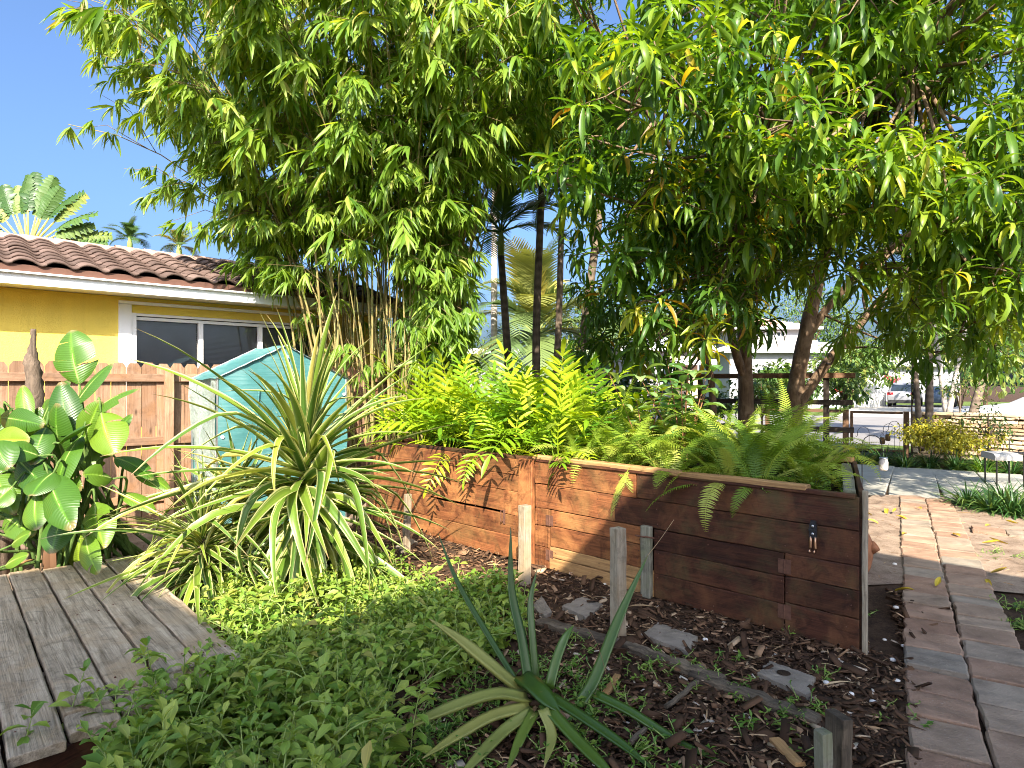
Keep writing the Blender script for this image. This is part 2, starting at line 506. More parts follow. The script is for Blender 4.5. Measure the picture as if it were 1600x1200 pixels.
def groundmat():
    m, nt, out = newmat('mulch_ground')
    geo = nd(nt, 'ShaderNodeNewGeometry')
    n = tex_noise(nt, geo.outputs['Position'], 2.5, 9, .7, .6)
    n2 = tex_noise(nt, geo.outputs['Position'], 55, 6, .75, 1.0)
    col = ramp(nt, n2.outputs[0], [(.32, (.020, .012, .008)), (.52, (.055, .033, .020)), (.68, (.11, .066, .04)), (.8, (.22, .15, .10))])
    col = mixc(nt, ramp(nt, n.outputs[0], [(.45, (0, 0, 0)), (.7, (.6,) * 3)]), col, (.17, .105, .07))
    princ(nt, out, col, .95, .15, 0, bump(nt, n2.outputs[0], .9, .03))
    m, nt, out = newmat('dry_earth')
    geo = nd(nt, 'ShaderNodeNewGeometry')
    n = tex_noise(nt, geo.outputs['Position'], 3.5, 9, .7, .6)
    n2 = tex_noise(nt, geo.outputs['Position'], 70, 6, .75, 1.0)
    h = math_n(nt, 'ADD', math_n(nt, 'MULTIPLY', n.outputs[0], .6), math_n(nt, 'MULTIPLY', n2.outputs[0], .4))
    col = ramp(nt, h, [(.36, (.10, .068, .048)), (.5, (.26, .19, .14)), (.62, (.36, .28, .21))])
    princ(nt, out, col, .95, .15, 0, bump(nt, h, .8, .03))
    m, nt, out = newmat('lawn')
    geo = nd(nt, 'ShaderNodeNewGeometry')
    n = tex_noise(nt, geo.outputs['Position'], 1.2, 9, .7, .6)
    n2 = tex_noise(nt, geo.outputs['Position'], 40, 6, .75, 1.0)
    h = math_n(nt, 'ADD', math_n(nt, 'MULTIPLY', n.outputs[0], .5), math_n(nt, 'MULTIPLY', n2.outputs[0], .5))
    col = ramp(nt, h, [(.36, (.05, .085, .02)), (.55, (.12, .17, .04)), (.68, (.25, .24, .09))])
    princ(nt, out, col, .95, .1, 0, bump(nt, h, .8, .05))


groundmat()

# ------------------------------------------------------------ mesh helpers
class Q:
    """collects quads; build() links them as ONE mesh object"""

    def __init__(s):
        s.v, s.f, s.l, s.n = [], [], [], 0

    def add(s, V, F, lf=None):
        V = np.asarray(V, float)
        F = np.asarray(F, int)
        s.v.append(V)
        s.f.append(F + s.n)
        s.l.append(np.zeros((len(V), 3)) if lf is None else np.asarray(lf, float))
        s.n += len(V)
        return s

    def inst(s, T, M, rnd=None):
        """copies of template T = (V, F, LF) under the matrices M (N,3,4)"""
        V, F, L = T
        N = len(M)
        if N == 0:
            return s
        W = np.einsum('nij,vj->nvi', M[:, :, :3], V) + M[:, None, :, 3]
        FF = (F[None] + (np.arange(N) * len(V))[:, None, None]).reshape(-1, 4)
        LL = np.repeat(L[None], N, 0).copy()
        if rnd is not None:
            LL[:, :, 2] = np.asarray(rnd)[:, None]
        return s.add(W.reshape(-1, 3), FF, LL.reshape(-1, 3))

    def box(s, c, size, R3=None):
        a = np.array([[x, y, z] for x in (-.5, .5) for y in (-.5, .5) for z in (-.5, .5)]) * np.array(size)
        if R3 is not None:
            a = a @ np.array(R3).T
        return s.add(a + np.array(c), [[0, 1, 3, 2], [4, 6, 7, 5], [0, 4, 5, 1], [2, 3, 7, 6], [0, 2, 6, 4], [1, 5, 7, 3]])

    def hull8(s, pts):
        """8 corners: bottom ring of 4, top ring of 4"""
        return s.add([tuple(p) for p in pts], [[3, 2, 1, 0], [4, 5, 6, 7], [0, 1, 5, 4], [1, 2, 6, 5], [2, 3, 7, 6], [3, 0, 4, 7]])

    def rings(s, RR, cap=True):
        RR = [np.asarray(r, float) for r in RR]
        m = len(RR[0])
        if cap:
            RR = [RR[0].mean(0) + (RR[0] - RR[0].mean(0)) * .02] + RR + [RR[-1].mean(0) + (RR[-1] - RR[-1].mean(0)) * .02]
        n = len(RR)
        F = [[i * m + j, i * m + (j + 1) % m, (i + 1) * m + (j + 1) % m, (i + 1) * m + j] for i in range(n - 1) for j in range(m)]
        lf = np.zeros((n * m, 3))
        lf[:, 1] = np.repeat(np.linspace(0, 1, n), m)
        return s.add(np.concatenate(RR), F, lf)

    def tube(s, pts, rad, seg=8, flat=1.0, up=None, noise=0.0):
        pts = [np.array(tuple(p), float) for p in pts]
        n = len(pts)
        if isinstance(rad, (int, float)):
            rad = [rad] * n
        up0 = np.array([.31, .17, .93]) if up is None else np.array(up, float)
        RR = []
        for i in range(n):
            t = pts[min(i + 1, n - 1)] - pts[max(i - 1, 0)]
            t /= np.linalg.norm(t) + 1e-9
            x = np.cross(t, up0)
            if np.linalg.norm(x) < .05:
                x = np.cross(t, np.array([1., 0, 0]))
            x /= np.linalg.norm(x)
            y = np.cross(x, t)
            a = np.arange(seg) * 2 * math.pi / seg
            rr = rad[i] * (1 + noise * (RG.random(seg) - .5))
            RR.append(pts[i] + np.outer(np.cos(a) * rr, x) + np.outer(np.sin(a) * rr * flat, y))
        return s.rings(RR)

    def lathe(s, c, prof, seg=16, axis=None):
        a = np.arange(seg) * 2 * math.pi / seg
        c = np.array(tuple(c))
        RR = [np.stack([np.cos(a) * r, np.sin(a) * r, np.full(seg, z)], 1) for r, z in prof]
        if axis is not None:
            Mx = np.array(Vector((0, 0, 1)).rotation_difference(Vector(axis)).to_matrix())
            RR = [r @ Mx.T for r in RR]
        return s.rings([r + c for r in RR])

    def mesh(s, name, mat=None, smooth=False):
        V = np.concatenate(s.v)
        F = np.concatenate(s.f)
        L = np.concatenate(s.l)
        me = bpy.data.meshes.new(name)
        me.vertices.add(len(V))
        me.vertices.foreach_set('co', V.astype(np.float32).ravel())
        me.loops.add(F.size)
        me.loops.foreach_set('vertex_index', F.astype(np.int32).ravel())
        me.polygons.add(len(F))
        me.polygons.foreach_set('loop_start', np.arange(0, F.size, 4, dtype=np.int32))
        me.polygons.foreach_set('use_smooth', np.full(len(F), bool(smooth or mat in LEAFY)))
        at = me.attributes.new('lf', 'FLOAT_VECTOR', 'POINT')
        at.data.foreach_set('vector', L.astype(np.float32).ravel())
        me.update(calc_edges=True)
        me.validate()
        if mat:
            me.materials.append(MATS[mat])
        return me

    def build(s, name, mat, parent=None, smooth=False):
        return ob(name, s.mesh(name, mat, smooth), parent)


WORLD = {}


def ob(name, me, parent=None, M=None):
    o = bpy.data.objects.new(name, me)
    COL.objects.link(o)
    M = Matrix(M) if M is not None else Matrix.Identity(4)
    if parent is not None:
        o.parent = parent
        o.matrix_parent_inverse = WORLD[parent].inverted()
    o.matrix_basis = M
    WORLD[o] = M
    return o


def tag(o, label=None, cat=None, group=None, kind=None):
    if label:
        o['label'] = label
    if cat:
        o['category'] = cat
    if group:
        o['group'] = group
    if kind:
        o['kind'] = kind
    return o


def thing(name, loc, label, cat, group=None):
    o = bpy.data.objects.new(name, None)
    o.empty_display_size = .1
    COL.objects.link(o)
    o.location = loc
    WORLD[o] = Matrix.Translation(Vector(loc))
    return tag(o, label, cat, group)


def prism(name, mat, poly, z0, z1, parent=None):
    n = len(poly)
    V = [(x, y, z0) for x, y in poly] + [(x, y, z1) for x, y in poly]
    F = [tuple(range(n - 1, -1, -1)), tuple(range(n, 2 * n))] + [(i, (i + 1) % n, n + (i + 1) % n, n + i) for i in range(n)]
    me = bpy.data.meshes.new(name)
    me.from_pydata(V, [], F)
    me.materials.append(MATS[mat])
    return ob(name, me, parent)


def frame3(d, up=(0, 0, 1)):
    """matrix columns: x along d, z near up"""
    x = Vector(d).normalized()
    y = Vector(up).cross(x).normalized()
    z = x.cross(y)
    return Matrix(((x.x, y.x, z.x), (x.y, y.y, z.y), (x.z, y.z, z.z)))


def bar_mesh(L, W, T, ch=.004, n=6, wob=.0015, warp=0.0):
    """a chamfered length of timber lying along local X, top up, slightly out of true"""
    c = min(ch, W * .3, T * .3)
    pr = [(-W / 2 + c, -T / 2), (W / 2 - c, -T / 2), (W / 2, -T / 2 + c), (W / 2, T / 2 - c), (W / 2 - c, T / 2), (-W / 2 + c, T / 2), (-W / 2, T / 2 - c), (-W / 2, -T / 2 + c)]
    RR = []
    for i in range(n + 1):
        x = -L / 2 + L * i / n
        dy, dz = RG.normal(0, wob, 2)
        dz += warp * math.sin(3 * i / n)
        sc = 1.0
        RR.append([(x, a * sc + dy + RG.normal(0, wob * .6), b * sc + dz + RG.normal(0, wob * .4)) for a, b in pr])
    e = c * .8
    first = [(x - 0, a * (1 - e / W), b * (1 - e / T)) for x, a, b in RR[0]]
    last = [(x, a * (1 - e / W), b * (1 - e / T)) for x, a, b in RR[-1]]
    RR[0] = [(x + e, a, b) for x, a, b in RR[0]]
    RR[-1] = [(x - e, a, b) for x, a, b in RR[-1]]
    return Q().rings([first] + RR + [last])


def bar(name, mat, parent, p0, p1, W, T, up=(0, 0, 1), ch=.004, n=6, wob=.0012, warp=0.0):
    """timber from p0 to p1; W across, T along `up`"""
    p0, p1 = Vector(p0), Vector(p1)
    L = (p1 - p0).length
    me = bar_mesh(L, W, T, ch, n, wob, warp).mesh(name, mat)
    M = frame3(p1 - p0, up).to_4x4()
    M.translation = (p0 + p1) / 2
    return ob(name, me, parent, M)


def leaf_t(L, Wd, n=5, droop=.6, fold=.18, prof='lance', across=3, curl=0.0, petiole=0.0, wave=0.0, kink=0.0):
    """leaf template along +Y, upper face +Z; droop in radians over its length"""
    y, z, a = petiole, 0.0, 0.0
    V, LF = [], []
    lat = np.linspace(-1, 1, across)
    for i in range(n + 1):
        t = i / n
        if i:
            a = -droop * (t ** 1.3) - (kink / (1 + math.exp(-(t - .52) * 22)) if kink else 0)
            y += math.cos(a) * L / n
            z += math.sin(a) * L / n
        if prof == 'lance':
            wv = max(.04, math.sin(math.pi * min(1, (t * .92 + .06))) ** .8)
        elif prof == 'bamboo':
            wv = max(.04, min(1, t * 6 + .15) * (1 - t ** 2.2) ** .9)
        elif prof == 'strap':
            wv = max(.03, (.75 + .25 * math.sin(math.pi * min(1, t * 1.6))) * (1 - t ** 3.2))
        elif prof == 'ovate':
            wv = max(.05, math.sin(math.pi * min(1, t ** .8 * .97 + .02)) ** .75)
        elif prof == 'obovate':
            wv = max(.08, math.sin(math.pi * min(1, t ** 1.35 * .95 + .03)) ** .8)
        elif prof == 'needle':
            wv = max(.05, 1 - t * .95)
        else:
            wv = max(.1, math.sin(math.pi * min(1, t ** .75 * .93 + .04)) ** .5)
        for q in lat:
            zz = abs(q) ** 1.2 * fold * Wd * wv - curl * q * Wd * wv * t + wave * Wd * math.sin(t * 11 + q) * abs(q)
            V.append((q * Wd / 2 * wv, y - zz * math.sin(a), z + zz * math.cos(a)))
            LF.append((q, t, 0))
    F = [[i * across + j, i * across + j + 1, (i + 1) * across + j + 1, (i + 1) * across + j] for i in range(n) for j in range(across - 1)]
    return np.array(V), np.array(F), np.array(LF)


def merge_t(parts):
    V, F, L, n = [], [], [], 0
    for v, f, l in parts:
        V.append(v); F.append(np.asarray(f) + n); L.append(l); n += len(v)
    return np.concatenate(V), np.concatenate(F), np.concatenate(L)


def frames(Pn, D, U, S, roll=None):
    """N leaf matrices: base Pn, direction D (local +Y), upper side near U (local +Z), scale S"""
    Pn, D = np.asarray(Pn, float), np.asarray(D, float)
    D = D / (np.linalg.norm(D, axis=1, keepdims=True) + 1e-9)
    U = np.broadcast_to(np.asarray(U, float), D.shape)
    X = np.cross(D, U)
    bad = np.linalg.norm(X, axis=1) < .05
    X[bad] = np.cross(D[bad], np.array([[1., .2, 0]]))
    X /= np.linalg.norm(X, axis=1, keepdims=True)
    Z = np.cross(X, D)
    if roll is not None:
        c, s_ = np.cos(roll)[:, None], np.sin(roll)[:, None]
        X, Z = X * c + Z * s_, Z * c - X * s_
    S = np.broadcast_to(np.asarray(S, float), (len(D),))[:, None]
    return np.stack([X * S, D * S, Z * S, Pn], 2)


def m4(M):
    return Matrix([list(map(float, r)) for r in M] + [[0, 0, 0, 1]])


def pick_front(M, limit, cell=30, per=3, lo=0):
    """indices of the pieces that show largest: nearest first, spread over the view"""
    c = M[:, :, 3] + M[:, :, 1] * .1
    D = c[:, 1]
    px = 800 + FPX * c[:, 0] / np.maximum(D, .1)
    py = 600 - FPX * (c[:, 2] - CAM_H) / np.maximum(D, .1)
    ok = (D > .5) & (px > 0) & (px < 1600) & (py > 0) & (py < 1200)
    cnt, got = {}, []
    for i in np.argsort(D):
        if not ok[i]:
            continue
        k = (int(px[i] // cell), int(py[i] // cell))
        if cnt.get(k, 0) >= per:
            continue
        cnt[k] = cnt.get(k, 0) + 1
        got.append(i)
        if len(got) >= limit:
            break
    return np.array(got, int)


def leaves_part(root, temps, kinds, M, rnd, mat, one, mass, limit=295, cell=34, per=2):
    """the leaves that show largest as parts of their own, the rest as one mass"""
    sel = pick_front(M, limit, cell, per)
    inset = np.zeros(len(M), bool)
    inset[sel] = True
    mes = {}
    for i in sel:
        k = int(kinds[i])
        if k not in mes:
            V, F, L = temps[k]
            mes[k] = [Q().add(V, F, L + np.array([0, 0, r])).mesh(one, mat) for r in (0, .33, .66)]
        ob(one, mes[k][int(rnd[i] * 3) % 3], root, m4(M[i]))
    q = Q()
    for k in range(len(temps)):
        j = (~inset) & (kinds == k)
        q.inst(temps[k], M[j], rnd[j])
    if q.n:
        tag(q.build(mass, mat, root), kind='stuff')


def unit(v):
    v = np.asarray(v, float)
    return v / (np.linalg.norm(v, axis=-1, keepdims=True) + 1e-9)


ORD = ['first', 'second', 'third', 'fourth', 'fifth', 'sixth', 'seventh', 'eighth', 'ninth', 'tenth', 'eleventh', 'twelfth', 'thirteenth', 'fourteenth', 'fifteenth', 'sixteenth', 'seventeenth', 'eighteenth', 'nineteenth', 'twentieth']

# ============================================================ THE SETTING
def hgt(x, y):
    return .012 * math.sin(2.1 * x + .7) * math.sin(1.7 * y) + .008 * math.sin(5.3 * x + 1.9 * y) + .006 * math.sin(9.1 * y - 4.2 * x) - .012


def build_ground():
    xs = np.concatenate([[-400, -150, -60, -25, -14], np.arange(-9, 9.01, .2), [14, 25, 60, 150, 400]])
    ys = np.concatenate([[-100, -40, -15, -5], np.arange(0, 15.01, .2), [18, 25, 40, 80, 160, 300, 700]])
    V = [(x, y, hgt(x, y) if (abs(x) < 9 and 0 < y < 15) else -.03) for y in ys for x in xs]
    n = len(xs)
    F = [[j * n + i, j * n + i + 1, (j + 1) * n + i + 1, (j + 1) * n + i] for j in range(len(ys) - 1) for i in range(n - 1)]
    tag(Q().add(V, F).build('ground', 'mulch_ground', None, True), kind='structure')


build_ground()


def sheet(name, mat, pts, z, nx=1):
    me = bpy.data.meshes.new(name)
    me.from_pydata([(p[0], p[1], z) for p in pts], [], [tuple(range(len(pts)))])
    me.materials.append(MATS[mat])
    return tag(ob(name, me), kind='structure')


def kq(e0, e1, q0, q1):
    return [K(e0, q0), K(e1, q0), K(e1, q1), K(e0, q1)]


sheet('grass_verge', 'lawn', kq(-60, 40, 17.2, 19.2), .004)
sheet('road', 'asphalt', kq(-80, 60, 19.0, 35.0), .010)
sheet('front_lawn', 'lawn', kq(-80, 60, 34.8, 70), .006)
sheet('driveway', 'driveway_concrete', kq(-2.5, 9.5, 34.9, 56), .014)
# sandy earth either side of the path, between planter and patio
sheet('earth_path_edge', 'dry_earth', [(2.75, 4.95), (3.2, 5.0), (4.3, 4.6), (9.5, 5.2), (9.5, 8.0), (6.2, 8.9), (5.2, 9.0), (3.7, 7.4)], .0125)
sheet('earth_by_fence', 'dry_earth', [H(-1.0, 6.2, 0), H(1.6, 5.6, 0), H(3.0, 6.2, 0), H(4.4, 8.0, 0), H(-1.0, 8.2, 0)], .0125)


# ---- unseen open roof added in place of the house behind: shades foreground, lets skylight in
def added_shade_roof():
    t = thing('added_shade_roof', (3, -4, 0), 'unseen high flat white slab on slim posts behind the viewer, added to shade the foreground', 'roof')
    poly = [(2.46, .63), (-1.37, -2.67), (-3.18, -1.20), (-6.1, -3.73), (-5.0, -6.7), (-1.0, -7.4), (4.1, -6.0), (6.5, -3.4)]
    prism('shade_slab', 'white_paint', poly, 4.88, 5.0, t)
    for x, y in ((2.42, .35), (-3.1, -1.5), (-5.8, -3.8), (-4.7, -6.4), (-.9, -7.1), (3.9, -5.8), (6.1, -3.4)):
        bar('post', 'white_paint', t, (x, y, 0), (x, y, 4.87), .12, .12, up=UX)


added_shade_roof()


# ---- paver path: two columns of pavers, each one a piece
def paver(parent, name, mat, e0, e1, q0, q1, z=.034, th=.05, jit=.008):
    w, l = e1 - e0, q1 - q0
    me = bar_mesh(l, w, th, .010, 4, .003).mesh(name, mat)
    M = frame3(QX).to_4x4()
    M = M @ Matrix.Rotation(random.gauss(0, .012), 4, 'Z') @ Matrix.Rotation(random.gauss(0, .014), 4, 'X') @ Matrix.Rotation(random.gauss(0, .012), 4, 'Y')
    c = K((e0 + e1) / 2, (q0 + q1) / 2, z - th / 2 + random.uniform(-jit, jit))
    M.translation = c
    return ob(name, me, parent, M)


def build_path():
    pth = tag(bpy.data.objects.new('path', None), kind='structure')
    COL.objects.link(pth)
    WORLD[pth] = Matrix.Identity(4)
    for c in range(2):
        q = 1.35 + c * .11
        e0 = .045 + c * .302
        while q < 10.3:
            l = random.choice([.29, .3, .3, .31, .2, .29])
            paver(pth, 'paver', 'paver_stone', e0 + random.uniform(-.006, .006), e0 + random.uniform(.286, .298), q, min(q + l - random.uniform(.012, .022), 10.42))
            q += l
    # a short branch of pavers to the right
    q0 = 8.25
    for i in range(9):
        paver(pth, 'paver', 'paver_stone', .70 + i * .3, .99 + i * .3, q0 + .02 * i, q0 + .29 + .02 * i)
    pat = tag(bpy.data.objects.new('patio', None), kind='structure')
    COL.objects.link(pat)
    WORLD[pat] = Matrix.Identity(4)
    for i in range(-3, 5):
        paver(pat, 'slab', 'patio_slab_stone', -.07 + i * .645, -.07 + i * .645 + .632, 10.46 - (.0 if i < 1 else .25), 13.8, z=.03, th=.08, jit=.003)


build_path()


# ============================================================ YELLOW HOUSE
def yellow_house():
    t = thing('yellow_house', H(2, 9.6, 0), 'yellow stucco bungalow with brown clay tile roof behind the picket fence', 'house')
    WV = 9.13                                   # wall face
    u0, u1 = -3.5, 5.0
    wu0, wu1, wz0, wz1 = 1.53, 4.05, 1.05, 2.50
    Rm = np.array([[UX.x, VX.x, 0], [UX.y, VX.y, 0], [0, 0, 1]])

    def hb(q, ua, ub, va, vb, za, zb):
        q.box(H((ua + ub) / 2, (va + vb) / 2, (za + zb) / 2), (ub - ua, vb - va, zb - za), Rm)

    q = Q()
    hb(q, u0, wu0, WV, WV + .2, 0, 2.695)
    hb(q, wu1, u1, WV, WV + .2, 0, 2.695)
    hb(q, wu0, wu1, WV, WV + .2, 0, wz0)
    hb(q, wu0, wu1, WV, WV + .2, wz1, 2.695)
    q.build('wall', 'yellow_stucco', t)
    q = Q()
    hb(q, u0, u0 + .2, WV + .2, WV + 5, 0, 2.69)
    hb(q, u1 - .2, u1, WV + .2, WV + 5, 0, 2.69)
    hb(q, u0, u1, WV + 5, WV + 5.2, 0, 2.69)
    q.build('rear_wall', 'yellow_stucco', t)
    q = Q()
    hb(q, u0 - .3, u1 + .3, 8.67, WV + .2, 2.70, 2.715)
    q.build('soffit', 'white_paint', t)
    q = Q()
    hb(q, u0 - .3, u1 + .3, 8.645, 8.668, 2.685, 2.80)
    hb(q, u0 - .3, u1 + .3, 8.60, 8.668, 2.802, 2.822)
    q.build('fascia', 'white_paint', t)
    q = Q()
    hb(q, u0 - .3, u1 + .3, 8.632, 8.70, 2.824, 2.90)
    q.build('mortar_strip', 'bird_stop_mortar', t)
    # roof deck and tiles
    RV, RZ = 10.92, 3.55
    roof = Q()
    c = []
    roof.add([H(u0 - .3, 8.68, 2.84), H(u1 + .3, 8.68, 2.84), H(u1 + .3, RV, RZ - .03), H(u0 - .3, RV, RZ - .03), H(u1 + .3, RV * 2 - 8.68, 2.84), H(u0 - .3, RV * 2 - 8.68, 2.84)],
             [[0, 1, 2, 3], [3, 2, 4, 5]])
    rf = roof.build('roof', 'roof_clay', t)
    sl = Vector((0, RV - 8.62, RZ - 2.86))
    run = sl.length
    slope = math.atan2(sl.z, sl.y)
    # tile: S profile
    TW, TL, n = .300, .375, 12
    pr = []
    for k in range(n + 1):
        s_ = k / n
        pr.append((s_ * TW, .028 * math.sin(2 * math.pi * s_ - .6) + .006 * math.sin(4 * math.pi * s_)))
    V, F = [], []
    for (yy, dz) in ((0, .034), (TL, .0)):
        for x, z in pr:
            V.append((x, yy, z + dz))
    for (yy, dz) in ((0, .006), (TL, -.022)):
        for x, z in pr:
            V.append((x, yy, z + dz))
    m_ = n + 1
    for k in range(n):
        F.append([k, k + 1, m_ + k + 1, m_ + k])
        F.append([2 * m_ + k + 1, 2 * m_ + k, 3 * m_ + k, 3 * m_ + k + 1])
        F.append([2 * m_ + k, 2 * m_ + k + 1, k + 1, k])
    me = Q().add(V, F).mesh('roof_tile', 'roof_clay', True)
    base = Matrix(((UX.x, VX.x, 0, 0), (UX.y, VX.y, 0, 0), (0, 0, 1, 0), (0, 0, 0, 1)))
    rows = 8
    ex = run / rows
    for r in range(rows):
        for i in range(19):
            u = -.55 + i * (TW - .004)
            p = H(u, 8.60 + math.cos(slope) * ex * r, 2.915 + math.sin(slope) * ex * r)
            M = Matrix.Translation(p) @ base @ Matrix.Rotation(slope + random.gauss(0, .008), 4, 'X') @ Matrix.Rotation(random.gauss(0, .01), 4, 'Z')
            ob('roof_tile', me, rf, M)
    # ridge caps
    pr = [(.11 * math.cos(a), .09 * math.sin(a)) for a in np.linspace(-.25, math.pi + .25, 9)]
    V = [(x0, yy, zz * s0) for x0, s0 in ((0, 1.0), (.40, .9)) for yy, zz in pr]
    V = [(x0, yy * s0, zz * s0) for x0, s0 in ((0, 1.08), (.40, .92)) for yy, zz in pr]
    F = [[k, k + 1, 9 + k + 1, 9 + k] for k in range(8)]
    me = Q().add(V, F).mesh('ridge_tile', 'ridge_clay', True)
    for i in range(16):
        p = H(-.6 + i * .37, RV + .02, RZ + .02 + random.uniform(-.006, .006))
        ob('ridge_tile', me, rf, Matrix.Translation(p) @ base)
    # window
    wt = Q()
    hb(wt, wu0 - .14, wu0 + .0, WV - .035, WV + .03, wz0, wz1 + .10)
    hb(wt, wu0 - .14, wu1 + .12, WV - .055, WV + .02, wz1 + .102, wz1 + .14)
    hb(wt, wu0, wu0 + .055, WV - .02, WV + .09, wz0, wz1 + .0)
    win = wt.build('window', 'white_paint', t)
    q = Q()
    hb(q, wu0 + .057, wu1, WV - .012, WV + .03, wz1 - .035, wz1 - .004)
    hb(q, wu0 + .057, wu1, WV + .02, WV + .08, wz1 - .085, wz1 - .045)
    q.build('head_rail', 'white_paint', win)
    us = [wu0 + .057, 2.345, 3.13, wu1]
    for k in (1, 2):
        q = Q()
        hb(q, us[k] - .028, us[k] + .028, WV - .004, WV + .07, wz0, wz1 - .086)
        q.build('mullion', 'white_paint', win)
    for k in range(3):
        a, b = us[k] + (.03 if k else 0), us[k + 1] - .03
        q = Q()
        q.add([H(a, WV + .055, wz0), H(b, WV + .055, wz0), H(b, WV + .055, wz1 - .09), H(a, WV + .055, wz1 - .09)], [[0, 1, 2, 3]])
        q.build('pane', 'window_glass', win)
        q = Q()
        nz = 46
        z0b = 1.62 if k == 1 else 1.2
        for i in range(nz):
            z = z0b + (wz1 - .09 - z0b) * (i + .5) / nz
            q.add([H(a, WV + .10, z - .016), H(b, WV + .10, z - .016), H(b, WV + .122, z + .012), H(a, WV + .122, z + .012)], [[0, 1, 2, 3]])
        q.build('blind', 'blind_fabric', win)
    q = Q()
    hb(q, wu0 - .1, wu1 + .1, WV + .9, WV + .95, .6, 2.68)
    q.build('room_wall', 'dark_interior', t)


yellow_house()


# ============================================================ PICKET FENCE
def picket_fence():
    t = thing('picket_fence', H(1.5, 8, 0), 'tan dog eared timber privacy fence in front of the yellow house', 'fence')
    pw, top = .139, 1.835
    for i in range(44):
        u = -.95 + i * (pw + .006)
        h = top + random.gauss(0, .006)
        c = .032
        prof = [(-pw / 2, .03), (pw / 2, .03), (pw / 2, h - c * 1.6), (pw / 2 - c, h), (-pw / 2 + c, h), (-pw / 2, h - c * 1.6)]
        # local X is up so that the grain runs up the board
        q = Q()
        V = [(z, x, y) for y in (-.008, .008) for x, z in prof]
        F = [[0, 1, 2, 5], [2, 3, 4, 5], [6 + 5, 6 + 2, 6 + 1, 6], [6 + 5, 6 + 4, 6 + 3, 6 + 2]] + [[k, k + 6, (k + 1) % 6 + 6, (k + 1) % 6] for k in range(6)]
        q.add(V, F)
        M = Matrix(((0, UX.x, -VX.x, 0), (0, UX.y, -VX.y, 0), (1, 0, 0, 0), (0, 0, 0, 1)))
        M = Matrix.Rotation(0, 4, 'Z') @ M
        M.translation = H(u, 8.02 + random.gauss(0, .003), 0)
        ob('picket', q.mesh('picket', 'fence_wood'), t, M)
    for z in (1.67, .96, .32):
        for a, b in ((-1.0, 1.83), (1.835, 5.45)):
            bar('rail', 'fence_wood', t, H(a, 7.985, z), H(b, 7.985, z), .038, .088, n=8)
    for u in (-.55, 1.70, 4.1):
        bar('post', 'fence_wood', t, H(u, 7.925, 0), H(u, 7.925, 1.78), .088, .088, up=UX)
    s = thing('wood_stake', H(1.1, 7.6, 0), 'grey thin timber stake standing against the picket fence left of the tent', 'stake')
    bar('stake', 'grey_post_wood', s, H(.43, 7.90, 0), H(.43, 7.90, 1.74), .05, .04, up=UX)


picket_fence()

# ============================================================ GREENHOUSE TENT
def tent():
    t = thing('greenhouse_tent', H(2.64, 7.4, 0), 'small turquoise plastic greenhouse tent with pitched roof before the picket fence', 'tent')
    ua, ub, va, vb, ze, zr = 1.93, 3.36, 6.9, 7.88, 1.665, 2.03
    um = (ua + ub) / 2

    def cloth(name, mat, fn, nu, nv, sag=.02):
        V = [fn(i / nu, j / nv) for j in range(nv + 1) for i in range(nu + 1)]
        F = [[j * (nu + 1) + i, j * (nu + 1) + i + 1, (j + 1) * (nu + 1) + i + 1, (j + 1) * (nu + 1) + i] for j in range(nv) for i in range(nu)]
        return Q().add(V, F).build(name, mat, t, True)

    def wob(a, b, k):
        return .03 * math.sin(6 * a + k) * math.sin(4 * b + 2 * k) + .012 * math.sin(17 * a + 9 * b + k) + .006 * math.sin(31 * b - 13 * a)

    def front(a, b):
        ztop = ze + (zr - ze) * (1 - abs(2 * a - 1))
        return H(ua + (ub - ua) * a, va + wob(a, b, 1) * min(1, 4 * b * (1 - b) + .2), .02 + (ztop - .02) * b)
    cloth('front_panel', 'green_tarp', front, 20, 16)
    cloth('side_panel', 'clear_tarp', lambda a, b: H(ua - wob(a, b, 2), va + (vb - va) * a, .02 + (ze - .02) * b), 12, 14)
    cloth('side_panel', 'green_tarp', lambda a, b: H(ub + wob(a, b, 3), va + (vb - va) * a, .02 + (ze - .02) * b), 12, 14)
    cloth('rear_panel', 'green_tarp', lambda a, b: H(ua + (ub - ua) * a, vb, .02 + (ze + (zr - ze) * (1 - abs(2 * a - 1)) - .02) * b), 12, 10)
    for s in (0, 1):
        e = ua - .03 if s == 0 else ub + .03
        cloth('roof_panel', 'green_tarp', lambda a, b: H(e + (um - e) * b, va - .03 + (vb - va + .06) * a, ze - .012 + (zr + .012 - ze) * b - .03 * math.sin(math.pi * a) * math.sin(math.pi * b) + .008 * math.sin(30 * b + 9 * a)), 12, 10)
    for u, v in ((ua, va), (ub, va), (ua, vb), (ub, vb)):
        Q().tube([H(u, v, 0), H(u, v, ze)], .013, 8).build('pole', 'steel', t)
    for v in (va - .012, vb):
        Q().tube([H(ua, v, ze), H(um, v, zr), H(ub, v, ze)], .008, 8).build('rafter', 'far_grey_paint', t, True)
    for u, z in ((ua + .04, 1.48), (ua + .04, 1.05), (ub - .04, 1.48), (um, 1.9)):
        Q().lathe(H(u, va - .03, z), [(.012, -.003), (.018, -.003), (.018, .003), (.012, .003)], 12, -VX).build('grommet', 'grommet', t)
    # zip flap
    q = Q()
    q.tube([H(um - .34, va - .025, .05), H(um - .34, va - .03, 1.0), H(um - .30, va - .026, 1.55)], .006, 6)
    q.build('zip', 'green_tarp', t)


tent()


